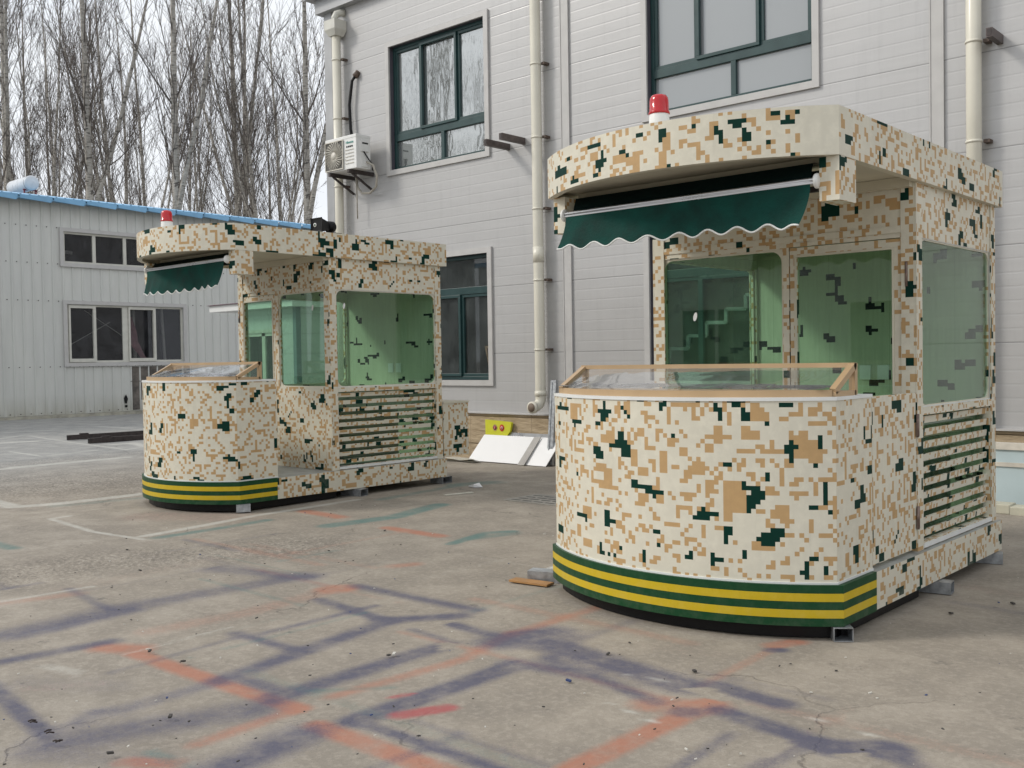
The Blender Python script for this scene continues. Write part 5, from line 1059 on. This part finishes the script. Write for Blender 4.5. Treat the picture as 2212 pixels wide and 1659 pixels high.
b = MB(); b.box(-.5, .12, -.1, .1, 0, .06); o = b.build('kerb_block', plain('pale_cement_block_b', (.46, .44, .34), .8, var=.15), bevel=.01); o.location = (-3.25, 10.12, .003); tag(o, 'long pale cement strip half hidden behind the rear corner of the near kiosk', 'block')

# ---------------------------------------------------------------- small things on the ground
def strip(x0, y0, x1, y1, w_, h, m_, name, label, cat, group=None):
    b = MB(); b.bar((x0, y0, .008+h/2), (x1, y1, .008+h/2), w_, h); o = b.build(name, m_, bevel=.001); tag(o, label, cat, group)
strip(-4.56, 5.02, -4.26, 5.06, .09, .014, plain('orange_plywood', (.42, .22, .08), .6, var=.2), 'wood_offcut', 'thin orange-brown wood offcut beside the left corner of the near kiosk', 'wood offcut')
PSTR = plain('pale_strip', (.62, .60, .52), .5, var=.1)
strip(-8.02, 7.74, -7.92, 8.08, .05, .01, PSTR, 'pale_strip', 'cream plastic strip on the ground right of the far kiosk rear corner', 'strip', 'pale strips on the ground')
strip(-7.10, 8.55, -6.95, 8.90, .03, .008, PSTR, 'pale_strip', 'thin cream strip behind the drain grate', 'strip', 'pale strips on the ground')
b = MB(); V = [(0, 0, .02), (.1, -.02, .045), (.18, .05, .01), (.08, .1, .05), (-.03, .06, .012)]; b.shared(V+[(v[0], v[1], .008) for v in V], [(0, 1, 3, 4), (1, 2, 3), (5, 6, 1, 0), (6, 7, 2, 1), (7, 8, 3, 2)]); o = b.build('paper_scrap', WHITEB); o.location = (-8.35, 8.45, 0); tag(o, 'crumpled white paper scrap between the far kiosk and the white boards', 'paper')
b = MB(); V = [(0, 0, .01), (.14, -.04, .04), (.2, .02, .01), (.1, .09, .06), (.02, .06, .015)]; b.shared(V+[(v[0], v[1], .006) for v in V], [(0, 1, 3, 4), (1, 2, 3), (5, 6, 1, 0), (6, 7, 2, 1), (7, 8, 3, 2)]); o = b.build('plastic_scrap', DGLASS if False else plain('clear_grey_plastic', (.55, .54, .5), .3, var=.1)); o.location = (-4.62, 5.4, 0); tag(o, 'crumpled pale plastic scrap left of the near kiosk', 'plastic scrap')
# drain grate
dg = empty('drain_grate', (-6.9, 8.1, .004)); tag(dg, 'flat concrete drain grate with slots just left of the near kiosk', 'drain grate')
b = MB(); b.box(-.34, .5, -.26, .30, 0, .012); b.build('frame', plain('grate_concrete', (.33, .31, .27), .8, var=.2), dg)
b = MB()
for i in range(4):
    for j in range(5): b.box(-.28+j*.155, -.16+j*.155, -.20+i*.12, -.17+i*.12, .0125, .0135)
b.build('slots', BLACKP, dg)
# scattered chips and grit
b = MB(); q = random.Random(11)
for k in range(520):
    d = 2.4+9*q.random()**1.5; a = math.radians(q.uniform(-28, 28)); dirv = Fv*math.cos(a)+Rv*math.sin(a); x_, y_ = dirv.x*d, dirv.y*d
    if (-4.3 < x_ < -2.2 and 4.6 < y_ < 7.8) or (-10.8 < x_ < -8.8 and 5.2 < y_ < 8.8): continue
    s_ = q.uniform(.002, .0065)*(1 if q.random() < .9 else 2); mi = 0 if q.random() < .6 else (1 if q.random() < .75 else 2)
    c_ = Vector((x_, y_, .004+s_*.3)); an = q.uniform(0, 3.14)
    b.obox(c_, (s_*math.cos(an), s_*math.sin(an), q.uniform(-.3, .3)*s_), (-s_*.6*math.sin(an), s_*.6*math.cos(an), 0), (0, 0, s_*.35), mi)
o = b.build('grit', [plain('dark_grit', (.06, .055, .05), .8), plain('pale_chip', (.6, .58, .52), .7), plain('blue_chip', (.03, .06, .18), .6)]); tag(o, kind='stuff', label='small chips and grit scattered over the concrete yard', cat='grit')
b = MB(); q = random.Random(4)
for (x_, y_) in ((-4.36, 1.75), (-4.18, 1.74), (-4.05, 1.72)):
    for k in range(2):
        a = q.uniform(0, 3); b.tube([(x_+.02*k, y_, .008), (x_+.02*k+.015*math.cos(a), y_+.015*math.sin(a), .014), (x_+.02*k+.03*math.cos(a+.5), y_+.03*math.sin(a+.5), .007)], .0035, 5)
o = b.build('dead_leaves', plain('curled_dead_leaf', (.05, .035, .03), .8)); tag(o, kind='stuff', label='dark curled dead leaves on the ground at the lower left', cat='leaves')
